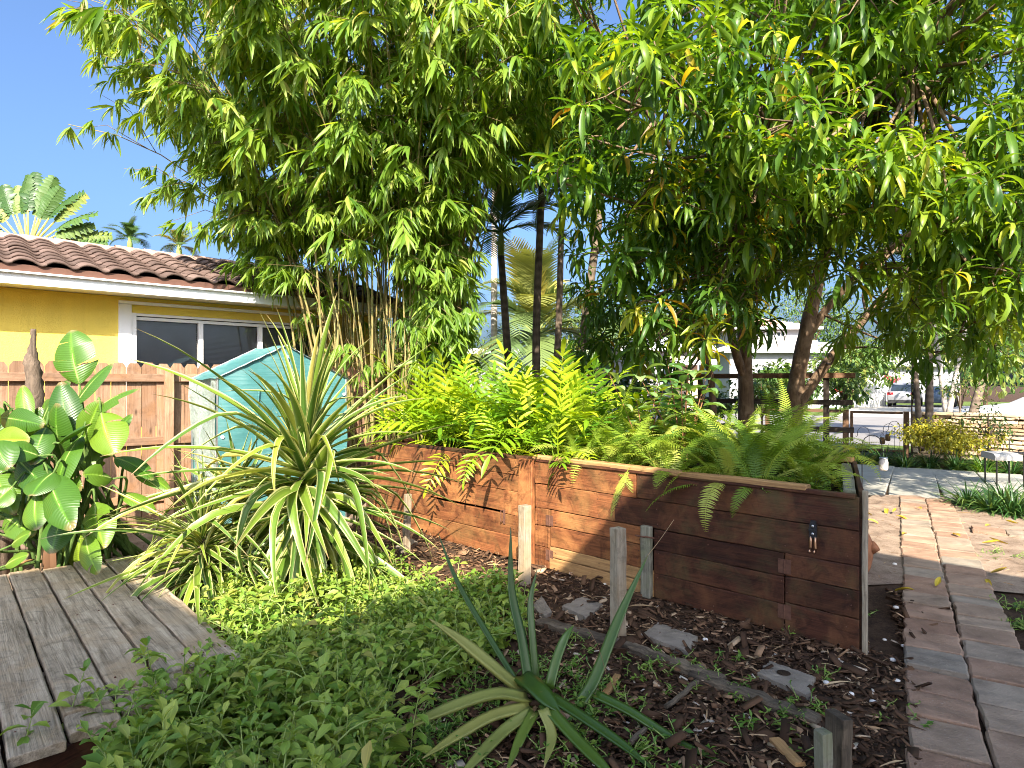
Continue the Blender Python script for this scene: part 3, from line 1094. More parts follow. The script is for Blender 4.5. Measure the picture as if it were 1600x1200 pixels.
# ============================================================ DECK
def deck():
    t = thing('deck', (-2.2, 3.5, 0), 'weathered grey timber plank deck at the lower left', 'deck')
    Zt, Th = .20, .045
    d = Vector((-.676, .737, 0)).normalized()          # along the planks, away
    p = Vector((.737, .676, 0)).normalized()           # across, to the right
    Wd = .184
    o = G(206, 867, Zt)                                # far end of the outer right edge
    o.z = 0
    # line where the planks end towards the camera: from s0 to s1
    s0, s1 = Vector((-2.07, 2.27, 0)), Vector((-1.555, 3.21, 0))

    def cut(pt, a, b):
        # distance along -d from pt to the line a-b
        n = Vector((-(b - a).y, (b - a).x, 0))
        return (a - pt).dot(n) / (-d).dot(n)
    shift = [.0, .03, -.02, .02, .0, -.03, .02, .0, .02]
    for i in range(9):
        c = o - p * (i + .5) * (Wd + .014)
        far = c + d * (shift[i] + (.04 if i else .0))
        L = cut(far, s0, s1)
        end = [0, .17, .17, .17, 0, .17, 0, .17, .17][i]
        if i == 0:
            L += .12
        if i in (4, 6):
            L += .17
        near = far - d * (L - .004)
        bar('plank', 'deck_wood', t, (far.x, far.y, Zt - Th / 2 + random.gauss(0, .003)), (near.x, near.y, Zt - Th / 2 + random.gauss(0, .003)), Wd, Th, ch=.007, n=16, wob=.0013)
        if end:
            n0 = far - d * (L + .003)
            n1 = far - d * (L + end)
            bar('plank', 'deck_wood', t, (n0.x, n0.y, Zt - Th / 2 - .004), (n1.x, n1.y, Zt - Th / 2 - .006), Wd, Th, ch=.008, n=3, wob=.0015)
        # two screws near each joint
        for f in (.05, .5, .92):
            q = Q()
            for s_ in (-.055, .055):
                b = far - d * (L * f + .02) + p * s_
                q.lathe((b.x, b.y, Zt + .0005), [(.005, -.003), (.005, .0015)], 8)
            q.build('screw', 'rust_iron', t)
    for k, off in enumerate((.30, 1.15, 2.0)):
        a = o - d * off
        b = a - p * 1.75
        bar('joist', 'deck_wood', t, (a.x - .06 * p.x, a.y - .06 * p.y, Zt - Th - .052), (b.x, b.y, Zt - Th - .052), .045, .10)
    # skirt under the front cut
    a = s1 - d * .13 - p * .04
    b = s0 - d * .13
    bar('skirt_board', 'planter_wood', t, (a.x, a.y, Zt - Th - .065), (b.x, b.y, Zt - Th - .065), .03, .12)
    a2 = o - p * .03 + d * .02
    b2 = o - p * .03 - d * 2.3
    bar('skirt_board', 'deck_wood', t, (a2.x, a2.y, Zt - Th - .068), (b2.x, b2.y, Zt - Th - .068), .03, .125)


deck()

# ============================================================ PLANTER BOX
PR = Vector((2.06, 3.72, 0))                       # near right corner on the ground
PA = Vector((-.714, .70, 0)).normalized()          # along the front, to the left
PN = Vector((-.70, -.714, 0)).normalized()         # out of the front
PE = Vector((.46, .888, 0)).normalized()          # along the right end, away
PTOP = .95


def PL(t, z, n=0.0):
    return PR + PA * t + PN * n + ZX * z


def planter():
    t = thing('planter_box', PL(2.6, 0, -.7), 'long raised planter box of red brown stained boards full of ferns', 'planter')
    T = .03

    def board(t0, t1, z0, z1, mat='planter_wood', n=.0, name='board'):
        g = .0012
        a, b = PL(t0 + .002, (z0 + z1) / 2, n - T / 2), PL(t1 - .002, (z0 + z1) / 2, n - T / 2)
        return bar(name, mat, t, a, b, T, (z1 - z0) - 2 * g + random.uniform(-.002, .001), ch=.004, n=10, wob=.0014)
    # right section: full length upper boards, hinged flaps below
    board(.0, 1.55, .725, .925); board(1.553, 2.60, .725, .925, 'planter_wood_sunlit')
    board(.0, 1.75, .515, .725); board(1.753, 2.60, .515, .725, 'planter_wood_sunlit')
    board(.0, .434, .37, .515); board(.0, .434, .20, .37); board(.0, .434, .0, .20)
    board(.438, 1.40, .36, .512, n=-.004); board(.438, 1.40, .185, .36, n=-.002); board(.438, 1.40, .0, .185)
    board(1.48, 2.42, .375, .512, 'planter_wood_sunlit', n=-.003); board(1.48, 2.42, .20, .375, 'planter_wood_sunlit'); board(1.40, 2.43, .105, .198, 'planter_trim'); board(1.40, 2.43, .0, .103, 'planter_trim', n=.004)
    board(2.425, 2.60, .36, .513, 'planter_wood_sunlit'); board(2.425, 2.60, .18, .36, 'planter_wood_sunlit'); board(2.432, 2.60, .0, .18, 'planter_wood_sunlit')
    # post between the two sections and the left section
    bar('post', 'planter_wood_sunlit', t, PL(2.69, .0, .012), PL(2.69, .93, .012), .165, .05, up=PN, ch=.006, n=8)

    def board2(t0, t1, z0, z1, n=0.0):
        return board(t0, t1, z0, z1, 'planter_wood_sunlit', n)
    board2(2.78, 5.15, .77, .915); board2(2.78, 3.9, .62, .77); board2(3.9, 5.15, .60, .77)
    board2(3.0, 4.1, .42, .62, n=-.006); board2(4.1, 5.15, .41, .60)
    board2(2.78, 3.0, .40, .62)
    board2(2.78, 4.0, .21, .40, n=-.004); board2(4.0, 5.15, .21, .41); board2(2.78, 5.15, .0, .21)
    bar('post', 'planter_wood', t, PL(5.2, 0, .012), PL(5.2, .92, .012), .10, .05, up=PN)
    # cap rail on the front edge
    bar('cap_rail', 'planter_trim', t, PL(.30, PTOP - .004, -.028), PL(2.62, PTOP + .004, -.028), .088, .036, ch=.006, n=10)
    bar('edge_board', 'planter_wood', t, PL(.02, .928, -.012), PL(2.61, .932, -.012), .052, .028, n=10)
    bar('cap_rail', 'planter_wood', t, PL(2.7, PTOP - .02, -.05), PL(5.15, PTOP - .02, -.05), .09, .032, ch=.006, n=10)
    # right end: boards edge-on, with the corner post standing proud
    for z0, z1 in ((.0, .19), (.194, .39), (.394, .59), (.594, .79), (.794, .955)):
        a, b = PR + PE * .035 + ZX * ((z0 + z1) / 2), PR + PE * 1.7 + ZX * ((z0 + z1) / 2)
        off = Vector((PE.y, -PE.x, 0)) * .012
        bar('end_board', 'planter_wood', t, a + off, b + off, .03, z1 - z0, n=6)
    cp = PR + Vector((.026, -.012, 0))
    bar('corner_post', 'grey_post_wood', t, cp, cp + ZX * .97, .028, .03, up=PN, ch=.004)
    inn = PR - Vector((PE.y, -PE.x, 0)) * .05
    bar('end_rail', 'mossy_post_wood', t, inn + PE * .12 + ZX * .93, inn + PE * 1.6 + ZX * .93, .07, .035, n=6)
    bk = PR + PE * 1.72
    for z0, z1 in ((.0, .3), (.304, .6), (.604, .94)):
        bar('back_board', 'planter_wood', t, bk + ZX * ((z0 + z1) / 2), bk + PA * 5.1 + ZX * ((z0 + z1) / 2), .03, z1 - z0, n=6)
    bar('back_rail', 'planter_trim', t, bk + ZX * .965, bk + PA * 1.2 + ZX * .965, .09, .036, n=6)
    lf = PL(5.18, 0, -.02)
    for z0, z1 in ((.0, .3), (.304, .6), (.604, .91)):
        bar('end_board', 'planter_wood', t, lf + ZX * ((z0 + z1) / 2), lf + PE * 1.7 + ZX * ((z0 + z1) / 2), .03, z1 - z0, n=6)
    # soil
    c = [PR + PA * .05 + PE * .05, PR + PA * 5.1 + PE * .05, PR + PA * 5.1 + PE * 1.68, PR + PA * .05 + PE * 1.68]
    q = Q()
    nu, nv = 26, 10
    V = []
    for j in range(nv + 1):
        for i in range(nu + 1):
            a, b = i / nu, j / nv
            pnt = c[0] * (1 - a) * (1 - b) + c[1] * a * (1 - b) + c[2] * a * b + c[3] * (1 - a) * b
            V.append((pnt.x, pnt.y, .86 + RG.normal(0, .012)))
    F = [[j * (nu + 1) + i, j * (nu + 1) + i + 1, (j + 1) * (nu + 1) + i + 1, (j + 1) * (nu + 1) + i] for j in range(nv) for i in range(nu)]
    q.add(V, F).build('soil', 'soil', t, True)
    q = Q()
    for tt in (.06, .43, .95, 1.37, 1.53, 1.9, 2.38, 2.56, 2.84, 3.4, 3.96, 4.5, 5.08):
        for z in (.06, .15, .27, .33, .42, .47, .56, .68, .77, .88):
            if RG.random() < .8:
                q.lathe(PL(tt + RG.normal(0, .012), z + RG.normal(0, .008), .002), [(.0045, -.002), (.0045, .001), (.002, .002)], 6, PN)
    tag(q.build('nail_heads', 'rust_iron', t), kind='stuff')
    # grey prop post with rusty hinge straps
    bar('prop_post', 'mossy_post_wood', t, PL(1.44, .0, .03), PL(1.44, .535, .03), .085, .045, up=PN, ch=.006)
    for tt, z in ((1.40, .46), (1.48, .455)):
        q = Q()
        a, b = PL(tt - .04, z, .056), PL(tt + .04, z, .056)
        q.tube([a, b], .007, 6)
        q.build('hinge_pin', 'rust_iron', t)
    for tt, za in ((.434, .43), (.434, .14), (2.428, .42), (2.428, .12)):
        q = Q()
        Rm = np.array(frame3(PA, PN))
        q.box(PL(tt - .022, za, .003), (.036, .09, .004), Rm)
        q.box(PL(tt + .024, za, .003), (.036, .09, .004), Rm)
        q.tube([PL(tt, za - .045, .006), PL(tt, za + .045, .006)], .006, 6)
        q.build('hinge', 'rust_iron', t)
    q = Q()
    Rm = np.array(frame3(PA, PN))
    q.tube([PL(3.0, .33, .004), PL(3.0, .33, .03), PL(3.0, .43, .03), PL(3.0, .43, .004)], .005, 6)
    q.box(PL(2.985, .37, .003), (.03, .13, .004), Rm)
    q.build('latch', 'rust_iron', t)
    return t


planter()


def tool_hook():
    t = thing('tool_clip', PL(.27, .62, .0), 'black tool clip with two copper prongs screwed to the planter boards', 'hook')
    Rm = np.array(frame3(PA, PN))
    tt = .255
    q = Q()
    for z, w_ in ((.735, .034), (.70, .040), (.665, .040), (.648, .034)):
        pass
    q.box(PL(tt, .69, .014), (.040, .085, .022), Rm)
    q.build('plate', 'black_plastic', t)
    q = Q()
    q.box(PL(tt, .742, .012), (.030, .020, .018), Rm)
    q.box(PL(tt, .695, .029), (.046, .010, .007), Rm)
    q.build('cap', 'black_plastic', t)
    for z in (.72, .672):
        Q().lathe(PL(tt, z, .026), [(.009, 0), (.009, .004), (.005, .007)], 12, PN).build('screw', 'steel', t)
    for s in (-.013, .013):
        q = Q()
        q.tube([PL(tt + s, .655, .018), PL(tt + s, .625, .020), PL(tt + s * 1.1, .585, .022), PL(tt + s * 1.1, .567, .03), PL(tt + s, .562, .045)], [.0075, .0085, .0085, .0075, .006], 8)
        q.build('prong', 'copper', t, True)


tool_hook()


# ============================================================ STAKES, STONES, EDGING
def stakes():
    def stake(label, px, ptop, pbot, w_, th, mat, yaw, lean=(0, 0), name='wood_stake'):
        b = G(px, pbot)
        h = CAM_H - (ptop - 600) / FPX * b.y
        t = thing(name, (b.x, b.y, 0), label, 'stake')
        up = (math.cos(yaw), math.sin(yaw), 0)
        bar('post', mat, t, (b.x, b.y, -.03), (b.x + lean[0], b.y + lean[1], h), w_, th, up=up, ch=.003, n=5, wob=.002)
        return t
    stake('square pale timber stake before the planter, its top sunlit and foot shaded', 820, 790, 912, .075, .075, 'grey_post_wood', .65, (.0, .01))
    stake('tall square grey timber stake in the shaded mulch before the planter', 966, 825, 992, .075, .075, 'grey_post_wood', .55)
    stake('thin brown timber stake in sunlit mulch beside the variegated plant', 635, 772, 862, .045, .06, 'grey_post_wood', .7, (.01, 0))
    stake('weathered split timber stub with ragged top at the lower right', 1308, 1118, 1215, .10, .05, 'timber_edge_wood', .25, (.012, .01), 'timber_stub')
    stake('small dark square timber stub at the lower right beside the split one', 1287, 1142, 1235, .05, .05, 'mossy_post_wood', .35, (-.003, 0), 'timber_stub')


stakes()


def step_stones():
    def stone(label, corners, zt=.035, hole=False):
        pts = [G(px, py, zt) for px, py in corners]
        c = sum(pts, Vector()) / 4
        t = thing('step_stone', (c.x, c.y, 0), label, 'stone', 'flat concrete blocks laid in the mulch')
        n = 10
        V, F = [], []
        for j in range(n + 1):
            for i in range(n + 1):
                a, b = i / n, j / n
                p = pts[0] * (1 - a) * (1 - b) + pts[1] * a * (1 - b) + pts[2] * a * b + pts[3] * (1 - a) * b
                edge = (i in (0, n)) or (j in (0, n))
                k = RG.normal(0, .004 if edge else .0)
                V.append((p.x + k, p.y + RG.normal(0, .004 if edge else 0), zt + RG.normal(0, .0012) - (.004 if edge else 0)))
        for j in range(n):
            for i in range(n):
                F.append([j * (n + 1) + i, j * (n + 1) + i + 1, (j + 1) * (n + 1) + i + 1, (j + 1) * (n + 1) + i])
        q = Q().add(V, F)
        ring = [i for i in range(n + 1)] + [(j + 1) * (n + 1) - 1 for j in range(1, n + 1)] + [n * (n + 1) + i for i in range(n - 1, -1, -1)] + [j * (n + 1) for j in range(n - 1, 0, -1)]
        V2 = [V[k] for k in ring] + [(V[k][0], V[k][1], -.04) for k in ring]
        m_ = len(ring)
        q.add(V2, [[k, m_ + k, m_ + (k + 1) % m_, (k + 1) % m_] for k in range(m_)])
        q.build('block', 'step_stone', t)
        if hole:
            m = (pts[0] + pts[2]) / 2
            q = Q()
            q.lathe((m.x - .01, m.y + .01, zt), [(.036, .004), (.03, .0065), (.02, .0075), (.004, .008)], 12)
            q.build('core_hole', 'soil', t)
    stone('grey square concrete block in mulch behind the tall grey stake', [(877, 946), (909, 931), (942, 943), (917, 964)])
    stone('brown oblong concrete block in mulch right of the tall grey stake', [(1003, 990), (1028, 972), (1091, 993), (1074, 1016)])
    stone('grey oblong concrete block with dark hole above the edging timber', [(1184, 1050), (1203, 1031), (1274, 1057), (1260, 1085)], hole=True)
    stone('pale square concrete block in sunlit mulch by the thin brown stake', [(618, 852), (640, 839), (652, 846), (632, 860)])
    stone('pale concrete block half hidden by leaves beside the snake plant', [(832, 945), (846, 930), (862, 955), (850, 962)])


step_stones()


def edging():
    t = thing('edging_timber', (.75, 3.9, 0), 'long rotting landscape timber edging the mulch bed', 'timber')
    pts = [(850, 985), (1010, 1000), (1110, 1040), (1200, 1080), (1278, 1110)]
    a, b = G(845, 962, .06), G(1010, 1008, .06)
    for (pa, pb) in (((842, 960), (985, 1000)), ((985, 1000), (1130, 1052)), ((1080, 1040), (1278, 1112))):
        A, B = G(*pa, .065), G(*pb, .065)
        q = bar_mesh((B - A).length, .085, .06, .012, 12, .0035)
        M = frame3(B - A).to_4x4()
        M.translation = (A + B) / 2 - ZX * .05
        ob('log', q.mesh('log', 'timber_edge_wood'), t, M)


edging()


def pot():
    c = Vector((2.94, 5.34, 0))
    t = thing('strawberry_pot', c, 'old terracotta strawberry jar with side pocket beside the planter end', 'pot')
    pr = [(.02, .0), (.12, .0), (.135, .02), (.15, .06), (.17, .14), (.18, .22), (.172, .30), (.14, .37), (.105, .41), (.10, .43), (.125, .445), (.125, .47), (.10, .47), (.09, .43), (.03, .40)]
    pr = [(r * .68, z * .83) for r, z in pr]
    Q().lathe(c + ZX * .01, pr, 28).build('body', 'terracotta', t, True)
    d = Vector((.80, -.60, 0)).normalized()
    q = Q()
    b = c + d * .105 + ZX * .22
    q.lathe(b, [(.05, -.02), (.046, .025), (.045, .045), (.037, .045), (.034, .02), (.01, .01)], 18, (d + ZX * .75))
    q.build('pocket', 'terracotta', t, True)
    b = c - d * .11 + ZX * .19
    Q().lathe(b, [(.05, -.02), (.058, .05), (.046, .05), (.01, .0)], 16, (-d + ZX * .6)).build('pocket', 'terracotta', t, True)


pot()

# ============================================================ BACK OF THE GARDEN
def rail_fence():
    o = Vector((5.73, 10.5, 0))                      # right end
    t = thing('rail_fence', o, 'tall dark timber rail fence with three rails behind the planter', 'fence')
    d = -EX

    def F(s, z, n=0.0):
        return o + d * s + QX * n + ZX * z
    for z, s0 in ((1.745, -.02), (1.29, .02), (.83, -.0)):
        bar('rail', 'rail_wood' if z > 1.7 else 'dark_rail_wood', t, F(s0, z, -.07), F(2.55, z, -.07), .04, .088, n=8)
        bar('rail', 'rail_wood', t, F(2.56, z, -.07), F(5.4, z, -.07), .04, .088, n=8)
    for s in (.42, 2.55, 3.85, 5.2):
        bar('post', 'dark_rail_wood' if s < 1 else 'rail_wood', t, F(s, 0), F(s, 1.70), .09, .09, up=EX)


rail_fence()


def gate_and_wall():
    o = Vector((8.67, 13.7, 0))                      # where the stone wall meets the gate post

    def W(e, z, n=0.0):
        return o + EX * e + QX * n + ZX * z
    g = thing('garden_gate', W(-.6, 0), 'low brown timber garden gate frame open to the street', 'gate')
    bar('post', 'rail_wood', g, W(-.05, 0), W(-.05, 1.0), .11, .11, up=EX)
    bar('post', 'rail_wood', g, W(-1.22, 0), W(-1.22, 1.02), .12, .12, up=EX)
    bar('gate_stile', 'rail_wood', g, W(-1.10, .30, -.04), W(-1.10, .99, -.04), .05, .06, up=EX)
    bar('gate_rail', 'rail_wood', g, W(-1.13, .965, -.045), W(-.11, .965, -.045), .04, .055)
    bar('gate_rail', 'rail_wood', g, W(-1.13, .13, -.045), W(-.11, .13, -.045), .04, .05)
    Q().tube([W(-1.13, .62, -.08), W(-1.10, .62, -.12), W(-1.06, .62, -.08)], .008, 6).build('latch', 'black_iron', g)
    lf = thing('low_rail_fence', W(-2.5, 0), 'low brown two rail timber fence left of the gate', 'fence')
    for z in (.98, .52):
        bar('rail', 'rail_wood', lf, W(-4.6, z), W(-1.285, z), .04, .07)
    for e in (-2.9, -4.5):
        bar('post', 'rail_wood', lf, W(e, 0), W(e, 1.0), .09, .09, up=EX)
    # stacked stone wall
    t = thing('stone_wall', W(2, 0), 'low wall of stacked tan limestone slabs along the street side', 'wall')
    z = .0
    Rm = frame3(EX)
    core = Q()
    core.box(W(2.6, .46, .16), (5.1, .22, .92), np.array(Rm))
    core.build('core', 'soil', t)
    while z < .9:
        h = random.uniform(.055, .105)
        e = .03
        while e < 5.0:
            l = random.uniform(.16, .52)
            q = bar_mesh(l - .012, .28, h - .012, .016, 3, .006)
            M = Rm.to_4x4() @ Matrix.Rotation(random.gauss(0, .02), 4, 'Z')
            M.translation = W(e + l / 2, z + h / 2, .1 + random.uniform(-.035, .03))
            ob('stone', q.mesh('stone', 'wall_stone'), t, M)
            e += l
        z += h
    e = .03
    while e < 5.0:
        l = random.uniform(.5, .8)
        q = bar_mesh(l - .008, .36, .065, .012, 4, .004)
        M = Rm.to_4x4()
        M.translation = W(e + l / 2, z + .032, .1)
        ob('cap_stone', q.mesh('cap_stone', 'wall_stone'), t, M)
        e += l


gate_and_wall()


def lanterns():
    # jar lanterns on shepherd hooks
    def lantern(label, px, pyb, D, pyt, side, jar):
        b = P(px, pyb, D)
        b.z = 0
        h = CAM_H - (pyt - 600) / FPX * D
        t = thing('hook_lantern' if jar else 'garden_hook', b, label, 'lantern' if jar else 'hook', None)
        r = .13 if D > 8 else .10
        pts = [b, b + ZX * (h * .6), b + ZX * (h - r)]
        for a in np.linspace(0, math.pi, 9):
            pts.append(b + ZX * (h - r + r * math.sin(a)) + Vector((side * r * (1 - math.cos(a)), 0, 0)))
        e = pts[-1]
        pts += [e - ZX * .06, e - ZX * .085 + Vector((side * .02, 0, 0)), e - ZX * .07 + Vector((side * .045, 0, 0))]
        Q().tube(pts, .006, 6).build('hook', 'black_iron', t, True)
        if jar:
            c = e + Vector((side * .02, 0, -.09))
            Q().tube([c + Vector((-.045, 0, -.09)), c + Vector((-.03, 0, -.02)), c, c + Vector((.03, 0, -.02)), c + Vector((.045, 0, -.09))], .003, 6).build('wire', 'black_iron', t)
            Q().lathe(c - ZX * .24, [(.04, 0), (.052, .01), (.055, .03), (.055, .11), (.045, .135), (.045, .15)], 14).build('jar', 'bench_seat_stone' if D < 10 else 'planter_trim', t, True)
            Q().lathe(c - ZX * .09, [(.047, 0), (.049, .002), (.049, .02), (.02, .022)], 14).build('lid', 'steel', t, True)
    lantern('white jar lantern on an iron hook by the near patio edge', 1347, 800, 8.2, 680, 1, True)
    lantern('amber jar lantern hung left of the other at the garden gate', 1398, 700, 14.2, 662, -1, True)
    lantern('small amber jar lantern near the right gate post', 1406, 700, 14.6, 658, -1, True)
    lantern('empty iron shepherd hook inside the left gate post', 1358, 700, 14.0, 667, -1, False)


lanterns()


def bench():
    c = K(2.15, 10.05)
    o = G(1556, 763)
    t = thing('garden_bench', o, 'low bench with pale slab seat and black iron legs at right edge', 'bench')
    ex = Vector((.97, -.24, 0)).normalized()
    ey = Vector((.24, .97, 0)).normalized()
    Rm = np.array([[ex.x, ey.x, 0], [ex.y, ey.y, 0], [0, 0, 1]])

    def B(a, b, z):
        return o + ex * a + ey * b + ZX * z
    M = Matrix.Identity(4)
    q = Q()
    prof = [(-.24, .43), (-.25, .45), (-.25, .495), (-.22, .525), (-.1, .535), (.18, .535), (.2, .52), (.2, .44)]
    q.rings([[tuple(B(a, b + .2, z)) for b, z in prof] for a in (-.03, .0, .3, .33)])
    q.build('seat', 'bench_seat_stone', t)
    q = Q()
    for i in range(9):
        b = -.02 + i * .05
        q.tube([B(.34, b, .53), B(.9, b, .53)], .006, 6)
    for i in range(9):
        a = .34 + i * .07
        q.tube([B(a, -.03, .535), B(a, .40, .535)], .005, 6)
    q.build('mesh_seat', 'black_iron', t)
    for a, b in ((.02, .02), (.02, .38), (.36, -.02), (.36, .40), (.88, -.02), (.88, .40)):
        Q().tube([B(a, b, 0), B(a, b, .46), B(a, b, .53)], [.014, .012, .012], 8).build('leg', 'black_iron', t, True)
    q = Q()
    q.tube([B(.36, -.02, .3), B(.88, -.02, .3)], .007, 6)
    for i in range(7):
        a = .42 + i * .07
        q.tube([B(a, -.02, .0), B(a, -.02, .53)], .004, 6)
    q.tube([B(.36, .40, .53), B(.36, .40, .72), B(.42, .40, .78), B(.82, .40, .78), B(.88, .40, .72), B(.88, .40, .53)], .009, 6)
    q.build('side_frame', 'black_iron', t)


bench()


# ============================================================ ACROSS THE STREET
def loft_car(t, st, mat, name='body', yaw=0, base=Vector()):
    """st: list of (x, zbot, zbelt, zroof, wbelt, wroof)"""
    c, s = math.cos(yaw), math.sin(yaw)

    def X(x, y, z):
        return (base.x + c * x - s * y, base.y + s * x + c * y, z)
    RR = []
    for x, zb, zl, zr, wl, wr in st:
        RR.append([X(x, -wl * .93, zb), X(x, -wl, zb + (zl - zb) * .45), X(x, -wl * .97, zl), X(x, -wr, zr - .03), X(x, -wr * .85, zr), X(x, wr * .85, zr), X(x, wr, zr - .03), X(x, wl * .97, zl), X(x, wl, zb + (zl - zb) * .45), X(x, wl * .93, zb)])
    return Q().rings(RR).build(name, mat, t, True), X


def wheels(t, X, xs, w_, r):
    for x in xs:
        for sgn in (-1, 1):
            c = Vector(X(x, sgn * w_, r))
            ax = Vector(X(x, sgn * (w_ + 1), r)) - c
            ty = Q().lathe(c, [(r * .6, -.11), (r * .94, -.11), (r, -.08), (r, .07), (r * .94, .1), (r * .62, .1)], 20, ax).build('wheel', 'tyre_rubber', t, True)
            Q().lathe(c + ax.normalized() * .02, [(.02, .07), (r * .2, .08), (r * .58, .06), (r * .6, .0)], 12, ax).build('rim', 'steel', ty, True)


def suv():
    b = Vector((26.6, 42.8, 0))
    t = thing('silver_suv', b, 'silver estate car seen from behind, parked by the white fence', 'car')
    yaw = math.atan2(QX.y, QX.x) - .10
    # x forward, rear at x=0
    st = [(0, .45, .75, .80, .80, .76), (.04, .32, .95, 1.0, .88, .80), (.16, .28, 1.02, 1.15, .90, .74), (.5, .28, 1.05, 1.62, .91, .62), (1.2, .28, 1.05, 1.70, .92, .64), (2.4, .28, 1.03, 1.68, .92, .64), (3.2, .28, 1.0, 1.15, .91, .7), (4.2, .3, .9, .98, .88, .74), (4.6, .4, .7, .75, .78, .66)]
    _, X = loft_car(t, st, 'silver_paint', 'body', yaw, b)
    wheels(t, X, (.95, 3.75), .82, .34)

    def quad(name, mat, pts, par=t):
        q = Q()
        q.add([X(*p) for p in pts] + [X(p[0] - .03, p[1], p[2]) for p in pts], [[0, 1, 2, 3], [7, 6, 5, 4], [0, 4, 5, 1], [1, 5, 6, 2], [2, 6, 7, 3], [3, 7, 4, 0]])
        return q.build(name, mat, par)
    quad('rear_window', 'car_glass', [(.15, -.68, 1.10), (.15, .68, 1.10), (.46, .58, 1.56), (.46, -.58, 1.56)])
    quad('bumper', 'black_plastic', [(-.01, -.86, .28), (-.01, .86, .28), (-.01, .84, .5), (-.01, -.84, .5)])
    quad('plate', 'white_paint', [(.0, -.16, .80), (.0, .16, .80), (.02, .16, .91), (.02, -.16, .91)])
    for s in (-1, 1):
        quad('tail_light', 'tail_light_red', [(.03, s * .88, .86), (.03, s * .50, .88), (.07, s * .52, 1.02), (.10, s * .86, 1.04)])
        q = Q()
        q.tube([X(.7, s * .6, 1.68), X(.8, s * .6, 1.76), X(2.2, s * .6, 1.75), X(2.3, s * .6, 1.68)], .02, 6)
        q.build('roof_rail', 'black_plastic', t)
        q = Q()
        q.add([X(.75, s * .93, 1.08), X(3.0, s * .93, 1.06), X(2.4, s * .70, 1.58), X(1.0, s * .70, 1.60)], [[0, 1, 2, 3]])
        q.build('side_window', 'car_glass', t)
    # dark car parked beside it
    b2 = b + EX * 2.2 + QX * 1.5
    t2 = thing('blue_car', b2, 'dark blue parked car mostly hidden behind slim trunks beside the silver car', 'car')
    st = [(0, .4, .7, .75, .78, .7), (.1, .3, .9, .95, .86, .74), (.6, .28, .95, 1.3, .88, .62), (1.3, .28, .95, 1.45, .88, .6), (2.4, .28, .95, 1.42, .88, .6), (3.2, .28, .92, 1.0, .88, .7), (4.2, .3, .8, .85, .84, .7), (4.4, .4, .65, .7, .74, .6)]
    _, X2 = loft_car(t2, st, 'blue_car_paint', 'body', yaw, b2)
    wheels(t2, X2, (.85, 3.5), .8, .32)
    q = Q()
    q.add([X2(.20, -.6, 1.0), X2(.20, .6, 1.0), X2(.6, .52, 1.3), X2(.6, -.52, 1.3)], [[0, 1, 2, 3]])
    q.build('rear_window', 'car_glass', t2)


suv()


def sedan():
    b = Vector((14.4, 20.2, 0))
    t = thing('white_sedan', b, 'white sedan parked at the kerb beyond the stone wall', 'car')
    yaw = math.atan2(EX.y, EX.x)
    st = [(0, .42, .60, .63, .60, .50), (.08, .28, .72, .76, .80, .66), (.7, .2, .86, .91, .88, .72), (1.35, .2, .93, 1.0, .90, .72), (2.0, .2, .95, 1.36, .91, .60), (2.7, .2, .95, 1.44, .91, .58), (3.4, .2, .96, 1.38, .91, .58), (4.1, .2, .97, 1.06, .90, .66), (4.6, .28, .95, .99, .86, .68), (4.75, .42, .75, .8, .74, .6)]
    _, X = loft_car(t, st, 'white_car_paint', 'body', yaw, b)
    wheels(t, X, (.92, 3.75), .80, .32)
    for s in (-1, 1):
        for pts in (((1.55, .98), (2.62, .985), (2.62, 1.36), (2.12, 1.31)), ((2.70, .985), (3.85, 1.0), (3.4, 1.32), (2.70, 1.36))):
            q = Q()
            V = []
            for x, z in pts:
                wz = .90 + (.60 - .90) * max(0, (z - .95)) / .45
                V.append(X(x, s * (wz + .012), z))
            q.add(V, [[0, 1, 2, 3]])
            q.build('side_window', 'car_glass', t)
        Q().lathe(X(.10, s * .62, .66), [(.02, -.05), (.1, -.04), (.1, .03), (.05, .05)], 12, Vector(X(-1, s * .62, .66)) - Vector(X(0, s * .62, .66))).build('headlight', 'steel', t, True)
        q = Q()
        q.box(X(1.75, s * 1.0, 1.0), (.14, .1, .1))
        q.build('mirror', 'white_car_paint', t)
    q = Q()
    q.add([X(1.42, -.66, 1.01), X(1.42, .66, 1.01), X(2.0, .55, 1.36), X(2.0, -.55, 1.36)], [[0, 1, 2, 3]])
    q.build('windscreen', 'car_glass', t)


sedan()


